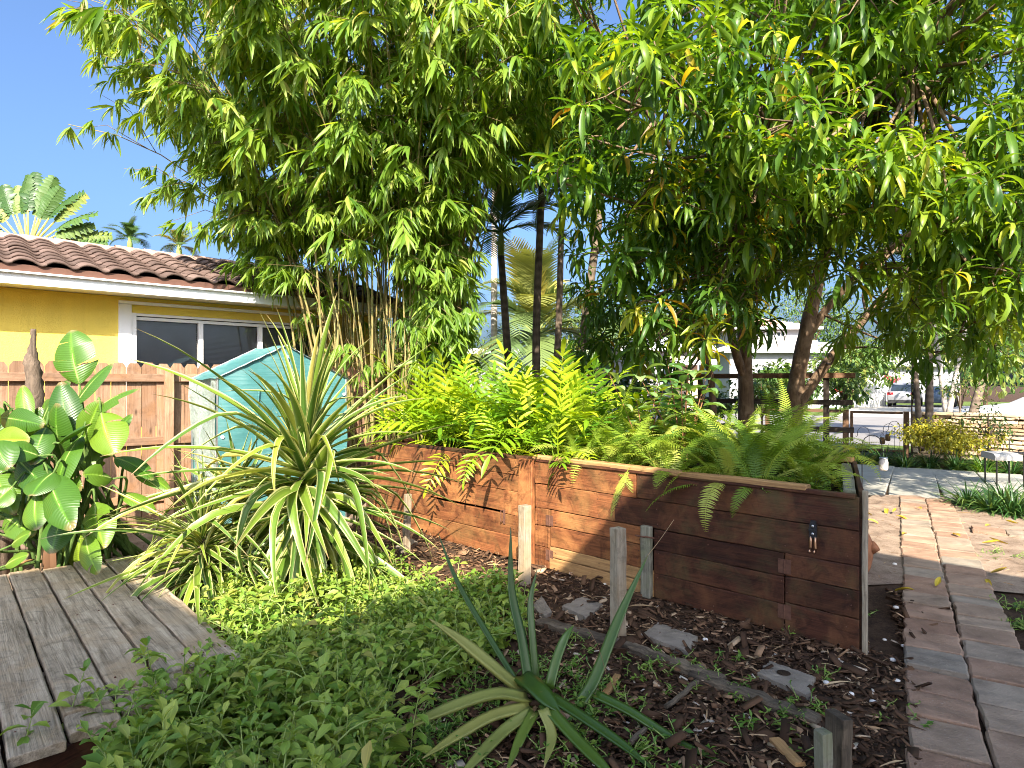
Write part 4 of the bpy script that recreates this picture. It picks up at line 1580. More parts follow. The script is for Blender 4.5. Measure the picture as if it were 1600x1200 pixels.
def white_fence():
    t = thing('white_picket_fence', P(1320, 635, 42), 'white painted picket fence across the street left of the silver car', 'fence')
    a, b = P(1262, 636, 41), P(1385, 636, 44.5)
    a.z = b.z = 0
    d = (b - a).normalized()
    L = (b - a).length
    n = int(L / .17)
    w_ = .12
    V = [(-.06, -.015, 0), (.06, -.015, 0), (.06, .015, 0), (-.06, .015, 0), (-.06, -.015, 1.5), (.06, -.015, 1.5), (.06, .015, 1.5), (-.06, .015, 1.5), (-.01, -.015, 1.6), (.01, -.015, 1.6), (.01, .015, 1.6), (-.01, .015, 1.6)]
    F = [[0, 1, 5, 4], [1, 2, 6, 5], [2, 3, 7, 6], [3, 0, 4, 7], [4, 5, 9, 8], [5, 6, 10, 9], [6, 7, 11, 10], [7, 4, 8, 11], [8, 9, 10, 11]]
    me = Q().add(V, F).mesh('picket', 'white_paint')
    for i in range(n):
        M = frame3(d).to_4x4()
        M.translation = a + d * (i * .17 + .08)
        ob('picket', me, t, M)
    for z in (.35, 1.2):
        bar('rail', 'white_paint', t, a + ZX * z + QX * .05, b + ZX * z + QX * .05, .04, .09)
    s = thing('small_sign', P(1309, 616, 40), 'small red and white sign on a stake before the white fence', 'sign')
    c = P(1309, 612, 40)
    q = Q()
    q.box(c, (.55, .03, .65))
    q.build('panel', 'white_paint', s)
    q = Q()
    q.box(c + Vector((0, -.02, .12)), (.47, .012, .32))
    q.build('print', 'sign_red', s)
    q = Q()
    q.box((c.x, c.y, c.z / 2 - .15), (.06, .03, c.z - .35))
    q.build('post', 'white_paint', s)


white_fence()


def far_house(name, label, px0, px1, D, zw, zr, depth, wallm, roofm, wins=(), hip=True, yaw=0.0):
    x0, x1 = (px0 - 800) / FPX * D, (px1 - 800) / FPX * D
    t = thing(name, ((x0 + x1) / 2, D, 0), label, 'house')
    q = Q()
    q.box(((x0 + x1) / 2, D + depth / 2, zw / 2), (x1 - x0, depth, zw))
    q.build('wall', wallm, t)
    e = .6
    ym = D + depth / 2
    i = depth * .45 if hip else -e
    A = [(x0 - e, D - e, zw), (x1 + e, D - e, zw), (x1 + e, D + depth + e, zw), (x0 - e, D + depth + e, zw)]
    r0, r1 = (x0 + i, ym, zr), (x1 - i, ym, zr)
    V = A + [r0, r1]
    me = bpy.data.meshes.new('roof')
    me.from_pydata(V, [], [(0, 1, 5, 4), (2, 3, 4, 5), (1, 2, 5), (3, 0, 4), (3, 2, 1, 0)])
    me.materials.append(MATS[roofm])
    rf = ob('roof', me, t)
    if zr - zw > .5:
        # courses of roof tiles, one ridge of relief each
        q = Q()
        n = 9
        for k in range(n):
            f = (k + .3) / n
            a = Vector(A[0]) * (1 - f) + Vector(r0) * f
            b = Vector(A[1]) * (1 - f) + Vector(r1) * f
            q.tube([a + Vector((0, -.03, .03)), b + Vector((0, -.03, .03))], .07, 5)
        q.build('tile_course', roofm, rf)
    q = Q()
    q.box(((x0 + x1) / 2, D - e, zw - .02), (x1 - x0 + 2 * e, .06, .22))
    q.build('fascia', 'white_paint', t)
    for (a, b, za, zb) in wins:
        xa, xb = (a - 800) / FPX * D, (b - 800) / FPX * D
        q = Q()
        wf = .09
        for bx in (((xa + xb) / 2, za, xb - xa + wf, wf), ((xa + xb) / 2, zb, xb - xa + wf, wf), (xa, (za + zb) / 2, wf, zb - za), (xb, (za + zb) / 2, wf, zb - za), ((xa + xb) / 2, (za + zb) / 2, .05, zb - za), ((xa + xb) / 2, (za + zb) / 2, xb - xa, .05)):
            q.box((bx[0], D - .04, bx[1]), (bx[2], .08, bx[3]))
        wn_ = q.build('window', 'white_paint', t)
        q = Q()
        q.box(((xa + xb) / 2, D - .012, (za + zb) / 2), (xb - xa, .02, zb - za))
        q.build('pane', 'car_glass', wn_)
    return t


far_house('white_house', 'white house with pale grey tile roof across the street behind mango trunks', 1140, 1345, 48, 4.1, 5.6, 9, 'far_white_stucco', 'far_roof_clay', [(1190, 1205, 4.0 - 2.4, 2.9), (1222, 1240, 1.4, 2.9), (1285, 1310, 1.2, 2.8)])
far_house('upper_house', 'white upper storey with small paned windows above the pale tile roof', 1155, 1270, 54, 6.4, 7.6, 7, 'far_white_stucco', 'far_pink_stucco', [(1196, 1208, 4.9, 6.1), (1213, 1226, 4.9, 6.1)])
far_house('garage_house', 'white low house with shaded walls behind the silver car', 1352, 1500, 56, 3.3, 4.4, 8, 'far_white_stucco', 'far_roof_clay', [(1380, 1388, 1.6, 2.8)])
far_house('grey_bungalow', 'pale lilac white garage building with arched window left of the mango trunk', 985, 1092, 30, 3.3, 4.0, 6, 'far_white_stucco', 'far_grey_paint', [(1033, 1066, 1.1, 2.5)])
far_house('pink_porch', 'narrow peach coloured porch pillar wall between the mango trunks', 1072, 1090, 26, 2.5, 2.8, 2, 'far_pink_stucco', 'far_pink_stucco', [], False)
far_house('grey_roof_house', 'low house with grey flat fascia right of the bamboo', 660, 790, 27, 3.0, 3.3, 6, 'far_white_stucco', 'far_grey_paint', [(712, 735, 1.2, 2.3)])

# utility pole
_b = P(772, 600, 21)
_t = thing('utility_pole', (_b.x, _b.y, 0), 'pale upright pole standing beside the grey fascia house', 'pole')
Q().tube([(_b.x, _b.y, 0), (_b.x, _b.y, 4.0), (_b.x + .02, _b.y, 8.5)], [.12, .11, .09], 10).build('shaft', 'pale_palm_bark', _t, True)
q = Q()
q.box((_b.x + .28, _b.y - .12, 2.45), (.5, .14, .2))
q.build('junction_box', 'far_grey_paint', _t)

# ============================================================ TREES
def curve_pts(pts, n=10):
    """smooth path through control points (Catmull-Rom)"""
    pts = [np.array(tuple(p), float) for p in pts]
    ext = [2 * pts[0] - pts[1]] + pts + [2 * pts[-1] - pts[-2]]
    out = []
    for i in range(1, len(ext) - 2):
        for k in range(n):
            t = k / n
            a, b, c, d = ext[i - 1], ext[i], ext[i + 1], ext[i + 2]
            out.append(.5 * (2 * b + (c - a) * t + (2 * a - 5 * b + 4 * c - d) * t * t + (3 * b - a - 3 * c + d) * t ** 3))
    out.append(ext[-2])
    return out


MANGO_T = [leaf_t(1, .16, 5, dr, .26, 'lance', 3, wave=.09) for dr in (.5, .95, 1.4, 1.9)]


def whorls(C, A, n, Ls, sag=.45, spread=(45, 105)):
    """leaf whorls at C with axis A -> bases, directions, index of whorl"""
    C, A = np.asarray(C), unit(A)
    W = len(C)
    ref = np.where(np.abs(A[:, 2:3]) > .9, np.array([[1., 0, 0]]), np.array([[0, 0, 1.]]))
    X = unit(np.cross(A, ref))
    Y = np.cross(A, X)
    idx = np.repeat(np.arange(W), n)
    k = np.tile(np.arange(n), W)
    az = k * 2.39996 + RG.random(W)[idx] * 6.28 + RG.normal(0, .15, len(k))
    th = np.radians(spread[0] + (spread[1] - spread[0]) * (k / n) + RG.normal(0, 9, len(k)))
    D = A[idx] * np.cos(th)[:, None] + (X[idx] * np.cos(az)[:, None] + Y[idx] * np.sin(az)[:, None]) * np.sin(th)[:, None]
    D[:, 2] -= sag * (.3 + .7 * k / n)
    base = C[idx] - A[idx] * (.10 * k / n)[:, None] + D * .015
    S = Ls * RG.uniform(.68, 1.2, W)[idx] * (.72 + .5 * RG.random(len(k))) * (.75 + .35 * np.sin(np.pi * (.15 + .8 * k / n)))
    return base, D, S, idx


def mango(label, trunk, limbs, cen, rad, nclus, nwh, keep, seed, extra=(), group='mango trees overhanging the planter'):
    global RG
    RG = np.random.default_rng(seed)
    root = thing('mango_tree', (trunk[0][0], trunk[0][1], 0), label, 'tree', group)
    tp = curve_pts([p[:3] for p in trunk], 6)
    tr = np.interp(np.linspace(0, 1, len(tp)), np.linspace(0, 1, len(trunk)), [p[3] for p in trunk])
    Q().tube(tp, list(tr * .78), 14, noise=.12).build('trunk', 'mango_bark', root, True)
    nodes = [p for p in tp[len(tp) // 3:]]
    for L in limbs:
        lp = curve_pts([p[:3] for p in L], 6)
        lr = np.interp(np.linspace(0, 1, len(lp)), np.linspace(0, 1, len(L)), [p[3] for p in L])
        Q().tube(lp, list(lr * .8), 10, noise=.12).build('limb', 'mango_bark', root, True)
        nodes += lp[2:]
    nodes = np.array(nodes)
    cen, rad = np.array(cen), np.array(rad)
    cl = []
    while len(cl) < nclus:
        v = RG.normal(0, 1, 3)
        v = v / np.linalg.norm(v) * (RG.random() ** .42)
        if np.linalg.norm(v) < .5 or (v[1] > .45 and RG.random() < .6):
            continue
        p = cen + v * rad
        if p[1] < 3.8 or not keep(p):
            continue
        cl.append(np.append(p, RG.uniform(.42, .75)))
    cl = np.array(list(cl) + [list(e) for e in extra])
    # boughs to the clusters
    q = Q()
    for c in cl:
        d = np.linalg.norm(nodes - c[:3], axis=1)
        nb = nodes[np.argmin(d + RG.random(len(d)) * 1.3)]
        mid = (nb + c[:3]) / 2 + np.array([0, 0, -.08 * d.min()]) + RG.normal(0, .08, 3)
        q.tube(curve_pts([nb, mid, c[:3]], 4), list(np.linspace(.024, .009, 9)), 6)
    C, A, col = [], [], []
    for c in cl:
        flush = RG.random()
        n = max(4, int(nwh * (c[3] / .6) ** 2))
        v = unit(RG.normal(0, 1, (n, 3)) + np.array([0, -.25, .25]))
        p = c[:3] + v * c[3] * (RG.random((n, 1)) ** .35) * np.array([1.1, 1.1, .8])
        C.append(p)
        A.append(unit(v + np.array([0, -.15, .55])))
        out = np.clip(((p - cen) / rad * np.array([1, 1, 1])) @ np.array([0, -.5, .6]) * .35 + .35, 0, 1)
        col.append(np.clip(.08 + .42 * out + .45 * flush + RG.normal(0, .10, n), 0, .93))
        for k in range(n):
            if RG.random() < .6:
                q.tube([c[:3], (c[:3] + p[k]) / 2 + RG.normal(0, .04, 3), p[k]], [.010, .007, .004], 4)
    q.build('boughs', 'mango_bark', root, True)
    C, A, col = np.concatenate(C), np.concatenate(A), np.concatenate(col)
    base, D, S, idx = whorls(C, A, 12, .30)
    kinds = RG.integers(0, 4, len(base))
    M = frames(base, D, (0, 0, 1), S, RG.normal(0, .35, len(base)))
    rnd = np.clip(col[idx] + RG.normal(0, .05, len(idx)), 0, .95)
    old = RG.random(len(idx)) < .012
    rnd[old] = RG.uniform(.96, .999, old.sum())
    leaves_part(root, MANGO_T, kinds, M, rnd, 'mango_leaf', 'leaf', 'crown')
    return root


def inview(p):
    return 800 + FPX * p[0] / p[1], 600 - FPX * (p[2] - CAM_H) / p[1]


def keepA(p):
    px, py = inview(p)
    if 740 < px < 930 and py > 250 and p[1] < 14:
        return False
    if px < 800 and py > -200:
        return RG.random() < .12
    if 930 < px < 1010 and py > 420:
        return RG.random() < .5
    if px > 1000 and py > 385:
        return RG.random() < .25 and py < 480
    return True


def keepB(p):
    px, py = inview(p)
    if 1080 < px < 1430 and py > 375:
        return RG.random() < .15 and py < 450
    if px > 1700:
        return RG.random() < .5
    if py > 520:
        return False
    return True


HANG_A = [tuple(P(*p)) + (r,) for p, r in [((1040, 505, 7.0), .30), ((1100, 525, 6.8), .30), ((1150, 480, 7.0), .32), ((1010, 545, 7.6), .30), ((1075, 450, 7.2), .32), ((1185, 520, 7.6), .26), ((950, 470, 9.0), .4), ((965, 525, 9.4), .36), ((930, 395, 9.0), .4), ((1010, 400, 8.0), .4), ((1120, 410, 7.4), .36), ((905, 330, 8.4), .34), ((985, 330, 7.4), .4), ((1060, 350, 7.0), .4), ((1040, 300, 6.4), .4), ((1120, 330, 6.2), .4), ((960, 280, 6.6), .36), ((900, 250, 7.0), .36), ((1170, 390, 6.6), .32), ((1010, 470, 7.0), .28), ((1085, 500, 7.6), .28), ((925, 450, 9.6), .4), ((985, 560, 9.8), .36), ((930, 545, 10.2), .34), ((1060, 565, 9.8), .34), ((1130, 450, 8.6), .34), ((1060, 400, 8.4), .36)]]
HANG_B = [tuple(P(*p)) + (r,) for p, r in [((1270, 430, 7.0), .30), ((1330, 440, 6.6), .30), ((1290, 405, 7.4), .34), ((1385, 420, 6.6), .32), ((1425, 470, 6.8), .32), ((1475, 485, 6.5), .32), ((1535, 470, 6.4), .32), ((1585, 500, 6.5), .32), ((1500, 520, 7.4), .30), ((1420, 520, 8.0), .30), ((1560, 420, 6.0), .36), ((1455, 400, 6.4), .36), ((1350, 370, 6.8), .36), ((1230, 360, 7.2), .36), ((1590, 350, 6.0), .36), ((1555, 545, 8.0), .28), ((1250, 250, 5.4), .42), ((1180, 210, 5.6), .42), ((1330, 270, 5.6), .40), ((1200, 300, 5.8), .38), ((1290, 330, 6.2), .36), ((1400, 330, 5.8), .38), ((1480, 300, 5.6), .38), ((1540, 330, 5.8), .36), ((1420, 250, 5.4), .38), ((1510, 410, 6.2), .34), ((1370, 490, 7.6), .28), ((1460, 550, 8.6), .3), ((1590, 440, 6.0), .32), ((1220, 420, 7.8), .32), ((1320, 510, 9.0), .3), ((1390, 545, 9.6), .28), ((1530, 560, 9.0), .3)]]

mango('mango tree with dark upright trunk and leafy crown over the middle of the planter',
      [(4.12, 11.0, 0, .20), (4.10, 11.0, 1.5, .16), (4.06, 10.95, 3.0, .14), (4.15, 10.8, 4.8, .10), (4.0, 10.6, 6.6, .05)],
      [[(4.08, 11, 1.7, .10), (3.75, 10.7, 2.4, .09), (3.3, 10.0, 3.6, .07), (2.5, 9.0, 4.6, .05), (1.6, 8.2, 5.4, .03)],
       [(4.05, 10.9, 3.1, .09), (4.6, 10.2, 4.0, .07), (4.9, 9.0, 4.9, .05), (4.8, 7.8, 5.4, .03)],
       [(4.1, 10.9, 2.6, .08), (3.6, 9.6, 3.4, .06), (3.2, 8.0, 4.0, .045), (2.7, 6.6, 4.2, .025)],
       [(3.55, 11.1, 0, .08), (3.5, 11, 1.6, .075), (3.15, 10.9, 2.8, .06), (2.4, 10.6, 4.2, .04), (1.2, 10.6, 5.2, .02)]],
      (2.35, 8.5, 5.2), (3.2, 4.0, 3.4), 96, 14, keepA, 21,
      extra=HANG_A + [(1.9, 7.0, 2.75, .40), (2.15, 6.6, 2.5, .34), (1.55, 8.6, 2.7, .5), (1.35, 9.6, 2.3, .5), (1.5, 9.2, 3.4, .5), (2.6, 9.2, 2.6, .5), (2.0, 10.2, 2.2, .45), (2.9, 8.2, 2.5, .4),
             (.75, 6.6, 4.2, .42), (.45, 6.2, 3.6, .3), (1.9, 6.0, 4.3, .5), (2.9, 5.9, 4.2, .5), (2.4, 6.2, 3.4, .5), (3.2, 6.4, 3.6, .5)])
mango('mango tree with forked sunlit trunk and leaning limb at the right',
      [(4.72, 10.65, 0, .21), (4.82, 10.65, 1.5, .17), (5.0, 10.6, 2.6, .15), (5.15, 10.4, 3.6, .12), (5.3, 9.8, 5.2, .08), (5.2, 9.2, 6.8, .04)],
      [[(4.78, 10.6, 1.15, .11), (5.3, 10.55, 1.95, .10), (5.95, 10.5, 2.75, .085), (6.9, 10.1, 4.0, .06), (7.8, 9.2, 5.0, .03)],
       [(5.02, 10.6, 2.45, .09), (5.4, 10.3, 3.1, .08), (6.0, 9.4, 3.9, .06), (6.3, 8.0, 4.4, .04), (6.0, 6.6, 4.6, .025)],
       [(5.15, 10.4, 3.6, .08), (4.7, 9.2, 4.6, .06), (4.3, 7.8, 5.0, .04), (4.2, 6.6, 5.0, .02)],
       [(5.95, 10.5, 2.7, .05), (6.2, 10.9, 3.4, .045), (7.4, 11.2, 4.6, .03)]],
      (5.9, 8.4, 5.1), (3.6, 4.3, 3.4), 112, 14, keepB, 33,
      extra=HANG_B + [(5.3, 7.0, 3.2, .5), (4.3, 6.2, 3.1, .42), (4.9, 6.6, 2.75, .38), (5.9, 7.6, 2.7, .45), (5.2, 8.2, 2.4, .35), (6.8, 8.2, 2.6, .45), (4.1, 7.2, 2.9, .4), (3.9, 6.0, 3.6, .5), (3.3, 5.9, 3.8, .45), (4.6, 5.8, 3.9, .45)])


# ---- bamboo
def bamboo():
    global RG
    RG = np.random.default_rng(5)
    c0 = np.array([-1.75, 8.7, 0])
    root = thing('bamboo_clump', tuple(c0), 'big clump of bamboo with many thin culms and drooping pale leaves', 'bamboo')
    temps = [leaf_t(1, .15, 4, dr, .16, 'bamboo', 3) for dr in (.15, .5, .9)]
    BP, BD, BS, BI, col = [], [], [], [], []
    tw = Q()
    thin = Q()
    nc = 130
    for k in range(nc):
        az = RG.uniform(0, 2 * math.pi)
        r0 = .95 * math.sqrt(RG.random())
        b = c0 + np.array([math.cos(az) * r0 * 1.15, math.sin(az) * r0 * .8, 0])
        az2 = az + RG.normal(0, .5)
        if RG.random() < .35:
            az2 = RG.uniform(-2.9, -.4)        # lean to the light, over the garden
        Ht = RG.uniform(6.0, 9.5)
        reach = RG.uniform(.5, 3.2) * (1.2 if math.cos(az2) < 0 else .9)
        pts = []
        for i in range(13):
            t = i / 12
            z = Ht * (t - .10 * t ** 5 * reach / 2)
            rr = reach * (.10 * t + .9 * t ** 2.2)
            pts.append(b + np.array([math.cos(az2) * rr, math.sin(az2) * rr, z]))
        pts = np.array(pts)
        rad = RG.uniform(.008, .021)
        q = Q()
        q.tube(pts, [rad * (1 - .75 * i / 12) for i in range(13)], 7)
        if k < 90:
            q.build('culm', 'culm_bark', root, True)
        else:
            q.build('culm', 'culm_bark', root, True)
        nb = int(RG.integers(15, 21))
        for j in range(nb):
            t = RG.uniform(.16, .99) ** .8
            f = t * 12
            i0 = min(11, int(f))
            p = pts[i0] * (1 - (f - i0)) + pts[i0 + 1] * (f - i0)
            if p[2] < 1.7:
                continue
            a2 = az2 + RG.normal(0, 1.0)
            L = RG.uniform(.5, 1.25)
            e = p + np.array([math.cos(a2) * L * .8, math.sin(a2) * L * .8, RG.uniform(-.25, .35) * L])
            m = (p + e) / 2 + np.array([0, 0, .16 * L])
            px, py = inview(e)
            if e[1] < 4.6:
                continue
            # open views: the window of the yellow house, the palms' gap, the culms above the tent
            if px < 450 and py > 425 + (px - 300) * .25:
                continue
            if px < 215 and py > 215:
                continue
            if px < 95:
                continue
            if px > 745 and py > 270:
                continue
            if px > 890:
                continue
            if 440 < px < 650 and py > 380 and RG.random() < .93:
                continue
            tw.tube([p, m, e], [.006, .004, .002], 4)
            for s in range(int(RG.integers(4, 7))):
                u = .35 + .65 * (s + RG.random()) / 6
                c = (1 - u) ** 2 * p + 2 * u * (1 - u) * m + u * u * e + RG.normal(0, .05, 3)
                d = unit(np.array([math.cos(a2 + RG.normal(0, .9)), math.sin(a2 + RG.normal(0, .9)), RG.uniform(-1.0, -.15)]))
                n = int(RG.integers(5, 9))
                side = unit(np.cross(d, np.array([0, 0, 1.]) + RG.normal(0, .4, 3)))
                flush = RG.random()
                for x in range(n):
                    aa = (x - (n - 1) / 2) / n * 1.9 + RG.normal(0, .12)
                    BP.append(c + d * .03 * RG.random())
                    BD.append(d * math.cos(aa) + side * math.sin(aa) + np.array([0, 0, -.35]) + RG.normal(0, .08, 3))
                    BS.append(RG.uniform(.17, .33) * (1.25 if c[1] < 7 else 1.0))
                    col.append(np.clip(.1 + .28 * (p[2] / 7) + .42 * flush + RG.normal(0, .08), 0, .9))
    tw.build('branches', 'twig_bark', root, True)
    BP, BD, BS, col = np.array(BP), np.array(BD), np.array(BS), np.array(col)
    old = RG.random(len(col)) < .05
    col[old] = RG.uniform(.92, .999, old.sum())
    M = frames(BP, BD, (0, -.2, 1), BS, RG.normal(0, .5, len(BP)))
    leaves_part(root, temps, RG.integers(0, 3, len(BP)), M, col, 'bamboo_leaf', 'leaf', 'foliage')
    print('bamboo leaves', len(BP))


bamboo()


# ---- feather palms
def palm_frond_t(n=34, w_=.05, arch=1.0, ll=.34, vee=.5):
    """frond 1 m long along +Y"""
    parts = []
    y, z = 0., 0.
    pts = [(0, 0, 0)]
    ang = []
    for i in range(n):
        a = .35 - arch * ((i + 1) / n) ** 1.4
        y += math.cos(a) / n
        z += math.sin(a) / n
        pts.append((0, y, z))
        ang.append(a)
    q = Q()
    q.tube(pts[::4] + [pts[-1]], [.014 * (1 - .85 * k / (len(pts[::4]))) for k in range(len(pts[::4]) + 1)], 5)
    parts.append((np.concatenate(q.v), np.concatenate(q.f), np.concatenate(q.l)))
    T = leaf_t(1, .09, 3, .5, .1, 'strap', 3)
    for i in range(int(n * .14), n):
        t = i / n
        l = ll * (math.sin(math.pi * (.12 + .83 * t)) ** .7)
        for s in (-1, 1):
            a = ang[i]
            d = np.array([[s * 1.0, .75 * math.cos(a) + .3 * t, .75 * math.sin(a) + vee * .3 + RG.normal(0, .06)]])
            M = frames([pts[i + 1]], d, (0, -math.sin(a), math.cos(a)), [l])[0]
            parts.append((T[0] @ M[:, :3].T + M[:, 3], T[1], T[2]))
    return merge_t(parts)


RG = np.random.default_rng(8)
FR1 = [palm_frond_t(34, arch=a) for a in (.9, 1.5, 2.0)]


def palm(name, label, base, top, r0, r1, bark, nf, fl, leafm='palm_leaf', group=None, bend=0.0, up=(-.2, 1.2), cat='palm tree'):
    base, top = Vector(base), Vector(top)
    root = thing(name, base, label, cat, group)
    mid = (base + top) / 2 + Vector((bend, 0, 0))
    pts = curve_pts([base, mid, top], 8)
    Q().tube(pts, list(np.linspace(r0, r1, len(pts))), 12, noise=.05).build('trunk', bark, root, True)
    Q().tube([top, top + ZX * .28, top + ZX * .55], [r1 * 1.0, r1 * .95, r1 * .4], 10).build('crownshaft', 'green_stem', root, True)
    mes = [Q().add(*FR1[k]).mesh('frond', leafm) for k in range(3)]
    for i in range(nf):
        az = i * 2.4 + RG.normal(0, .2)
        el = up[0] + (up[1] - up[0]) * (1 - i / nf) + RG.normal(0, .1)
        d = np.array([[math.cos(az) * math.cos(el), math.sin(az) * math.cos(el), math.sin(el)]])
        c = np.array(tuple(top + ZX * .42))
        M = frames([c], d, (0, 0, 1), [fl * RG.uniform(.85, 1.1)])[0]
        ob('frond', mes[int(RG.integers(0, 3))], root, m4(M))
    return root


gp = 'slim palms between the bamboo and the mango'
palm('slim_palm', 'slim dark palm leaning left, nearest the bamboo', P(806, 600, 11) - ZX * 1.6, P(783, 400, 11.2), .085, .06, 'dark_palm_bark', 10, 1.5, group=gp)
palm('slim_palm', 'slim dark palm with straight upright trunk, second from the bamboo', P(838, 600, 10.6) - ZX * 1.6, P(848, 265, 10.6), .075, .055, 'dark_palm_bark', 11, 1.7, group=gp, bend=-.05)
palm('slim_palm', 'slim grey brown palm curving right, third from the bamboo', P(858, 600, 11) - ZX * 1.6, P(878, 330, 11), .07, .05, 'palm_bark', 11, 1.7, group=gp, bend=.04)
palm('slim_palm', 'slim palm leaning strongly right toward the mango leaves', P(888, 600, 10.4) - ZX * 1.6, P(938, 325, 10.4), .085, .065, 'palm_bark', 11, 1.7, group=gp, bend=-.03)
palm('date_palm', 'yellowing feather palm far behind the slim palms', P(838, 640, 21) * 1.0, P(838, 545, 21), .22, .2, 'palm_bark', 26, 3.3, 'date_palm_leaf', up=(-.35, 1.35))
gs = 'slim trunks by the stone wall'
palm('slim_palm', 'slim grey leaning trunk just left of the golden bush', P(1440, 705, 13.0), P(1418, 440, 13.0), .058, .045, 'palm_bark', 9, 1.6, group=gs)
palm('slim_palm', 'slim ringed brown palm trunk standing straight above the golden bush', P(1452, 700, 13.1), P(1453, 420, 13.1), .075, .062, 'palm_bark', 9, 1.6, group=gs)
palm('slim_palm', 'pale slim trunk leaning right beyond the stone wall', P(1482, 650, 17.5), P(1515, 470, 17.5), .075, .06, 'pale_palm_bark', 9, 1.9, group=gs)
palm('slim_palm', 'pale slim trunk leaning left beyond the stone wall', P(1478, 645, 18.5), P(1458, 500, 18.5), .075, .06, 'pale_palm_bark', 9, 1.9, group=gs)
palm('slim_palm', 'grey trunk leaning far right in front of the white sedan', P(1518, 655, 15), P(1568, 470, 15), .10, .08, 'palm_bark', 9, 1.8, group=gs)


# ---- traveller's palm beyond the roof
def travellers_palm():
    c = P(44, 392, 20)
    root = thing('travellers_palm', (c.x, c.y, 0), 'fan shaped palm with yellow stalks rising beyond the clay roof', 'palm tree')
    Q().tube([(c.x, c.y, 0), (c.x, c.y, 3), tuple(c)], [.24, .22, .2], 12).build('trunk', 'palm_bark', root, True)
    n = 19
    for i in range(n):
        a = R(-82 + 164 * i / (n - 1)) + RG.normal(0, .03)
        d = Vector((math.sin(a), RG.normal(0, .06), math.cos(a)))
        L = RG.uniform(1.1, 1.35) * (1.0 if abs(a) < 1 else .9)
        e = c + d * L
        pt = Q().tube([c, c + d * L * .5 + ZX * .02, e], [.055, .035, .022], 6).build('stalk', 'yellow_stem', root, True)
        bl = RG.uniform(1.05, 1.35)
        parts = []
        nl = 11
        for s in (-1, 1):
            for k in range(nl):
                t = (k + .5) / nl
                wd = .36 * math.sin(math.pi * (.12 + .8 * t)) ** .6
                T = leaf_t(wd, .20, 3, .45, .1, 'strap', 3)
                Dv = np.array([[s * 1.0, .35 + RG.normal(0, .10), -.12 + RG.normal(0, .08)]])
                M = frames([(0, t * bl, -.28 * t * t * bl)], Dv, (0, 0, 1), [1.0])[0]
                parts.append((T[0] @ M[:, :3].T + M[:, 3], T[1], T[2] + np.array([0, 0, RG.random() * .15])))
        q = Q()
        q.tube([(0, 0, 0), (0, bl * .5, -.07 * bl), (0, bl, -.28 * bl)], [.02, .014, .005], 5)
        parts.append((np.concatenate(q.v), np.concatenate(q.f), np.concatenate(q.l)))
        dd = d + Vector((0, RG.normal(0, .1), 0))
        M = frames([tuple(e)], [tuple(dd)], (RG.normal(0, .3), -1, .1 + .4 * abs(math.sin(a))), [1.0], np.array([RG.normal(0, .25)]))[0]
        V, F, Lf = merge_t(parts)
        ob('leaf', Q().add(V, F, Lf).mesh('leaf', 'far_leaf' if i % 3 else 'palm_leaf'), root, m4(M))


travellers_palm()
palm('small_palm', 'small feathery palm top peeping over the ridge right of the fan palm', P(203, 600, 24) - ZX * 1.6, P(203, 392, 24), .12, .1, 'palm_bark', 13, .95, up=(-.1, 1.3))
palm('yellow_palm', 'yellow green palm top peeping over the roof beside the bamboo', P(283, 600, 22) - ZX * 1.6, P(280, 405, 22), .12, .1, 'palm_bark', 13, .9, 'date_palm_leaf', up=(-.1, 1.3))


# ---- trees and shrubs across the street
FAR_T = [leaf_t(1, .42, 2, dr, .2, 'ovate', 3) for dr in (.4, .9)]


def leafy(name, label, base, cz, rad, nl, ls, mat='far_leaf', group=None, trunk=.12, cat='tree', lumps=14, seed=0, bark='mango_bark', lo=.0, hi=1.0):
    g = np.random.default_rng(seed)
    base = np.array(tuple(base))
    root = thing(name, tuple(base), label, cat, group)
    top = base + np.array([0, 0, cz])
    rad = np.array(rad)
    q = Q()
    q.tube([base, (base + top) / 2 + g.normal(0, .05, 3) * trunk * 4, top], [trunk, trunk * .8, trunk * .4], 8)
    lc = []
    for k in range(lumps):
        v = g.normal(0, 1, 3)
        v = v / np.linalg.norm(v) * g.random() ** .4 * .8
        lc.append(top + v * rad)
        q.tube([top - np.array([0, 0, cz * .35]), (top + lc[-1]) / 2, lc[-1]], [trunk * .5, trunk * .3, trunk * .1], 5)
    q.build('trunk' if cat == 'tree' else 'stem', bark, root, True)
    lc = np.array(lc)
    pk = g.integers(0, lumps, nl)
    v = g.normal(0, 1, (nl, 3))
    v = v / np.linalg.norm(v, axis=1, keepdims=True) * g.random((nl, 1)) ** .4
    p = lc[pk] + v * rad * .42
    p[:, 2] = np.maximum(p[:, 2], .05)
    D = unit(v + g.normal(0, .5, (nl, 3)) + np.array([0, 0, -.2]))
    M = frames(p, D, (0, 0, 1), ls * g.uniform(.6, 1.3, nl), g.normal(0, .5, nl))
    lump_c = g.random(lumps)
    rnd = np.clip(lo + (hi - lo) * (.15 + .55 * lump_c[pk] + g.normal(0, .14, nl) + .15 * v[:, 2]), 0, .99)
    kk = g.integers(0, 2, nl)
    q = Q()
    for k in range(2):
        q.inst(FAR_T[k], M[kk == k], rnd[kk == k])
    tag(q.build('crown', mat, root), kind='stuff')
    return root


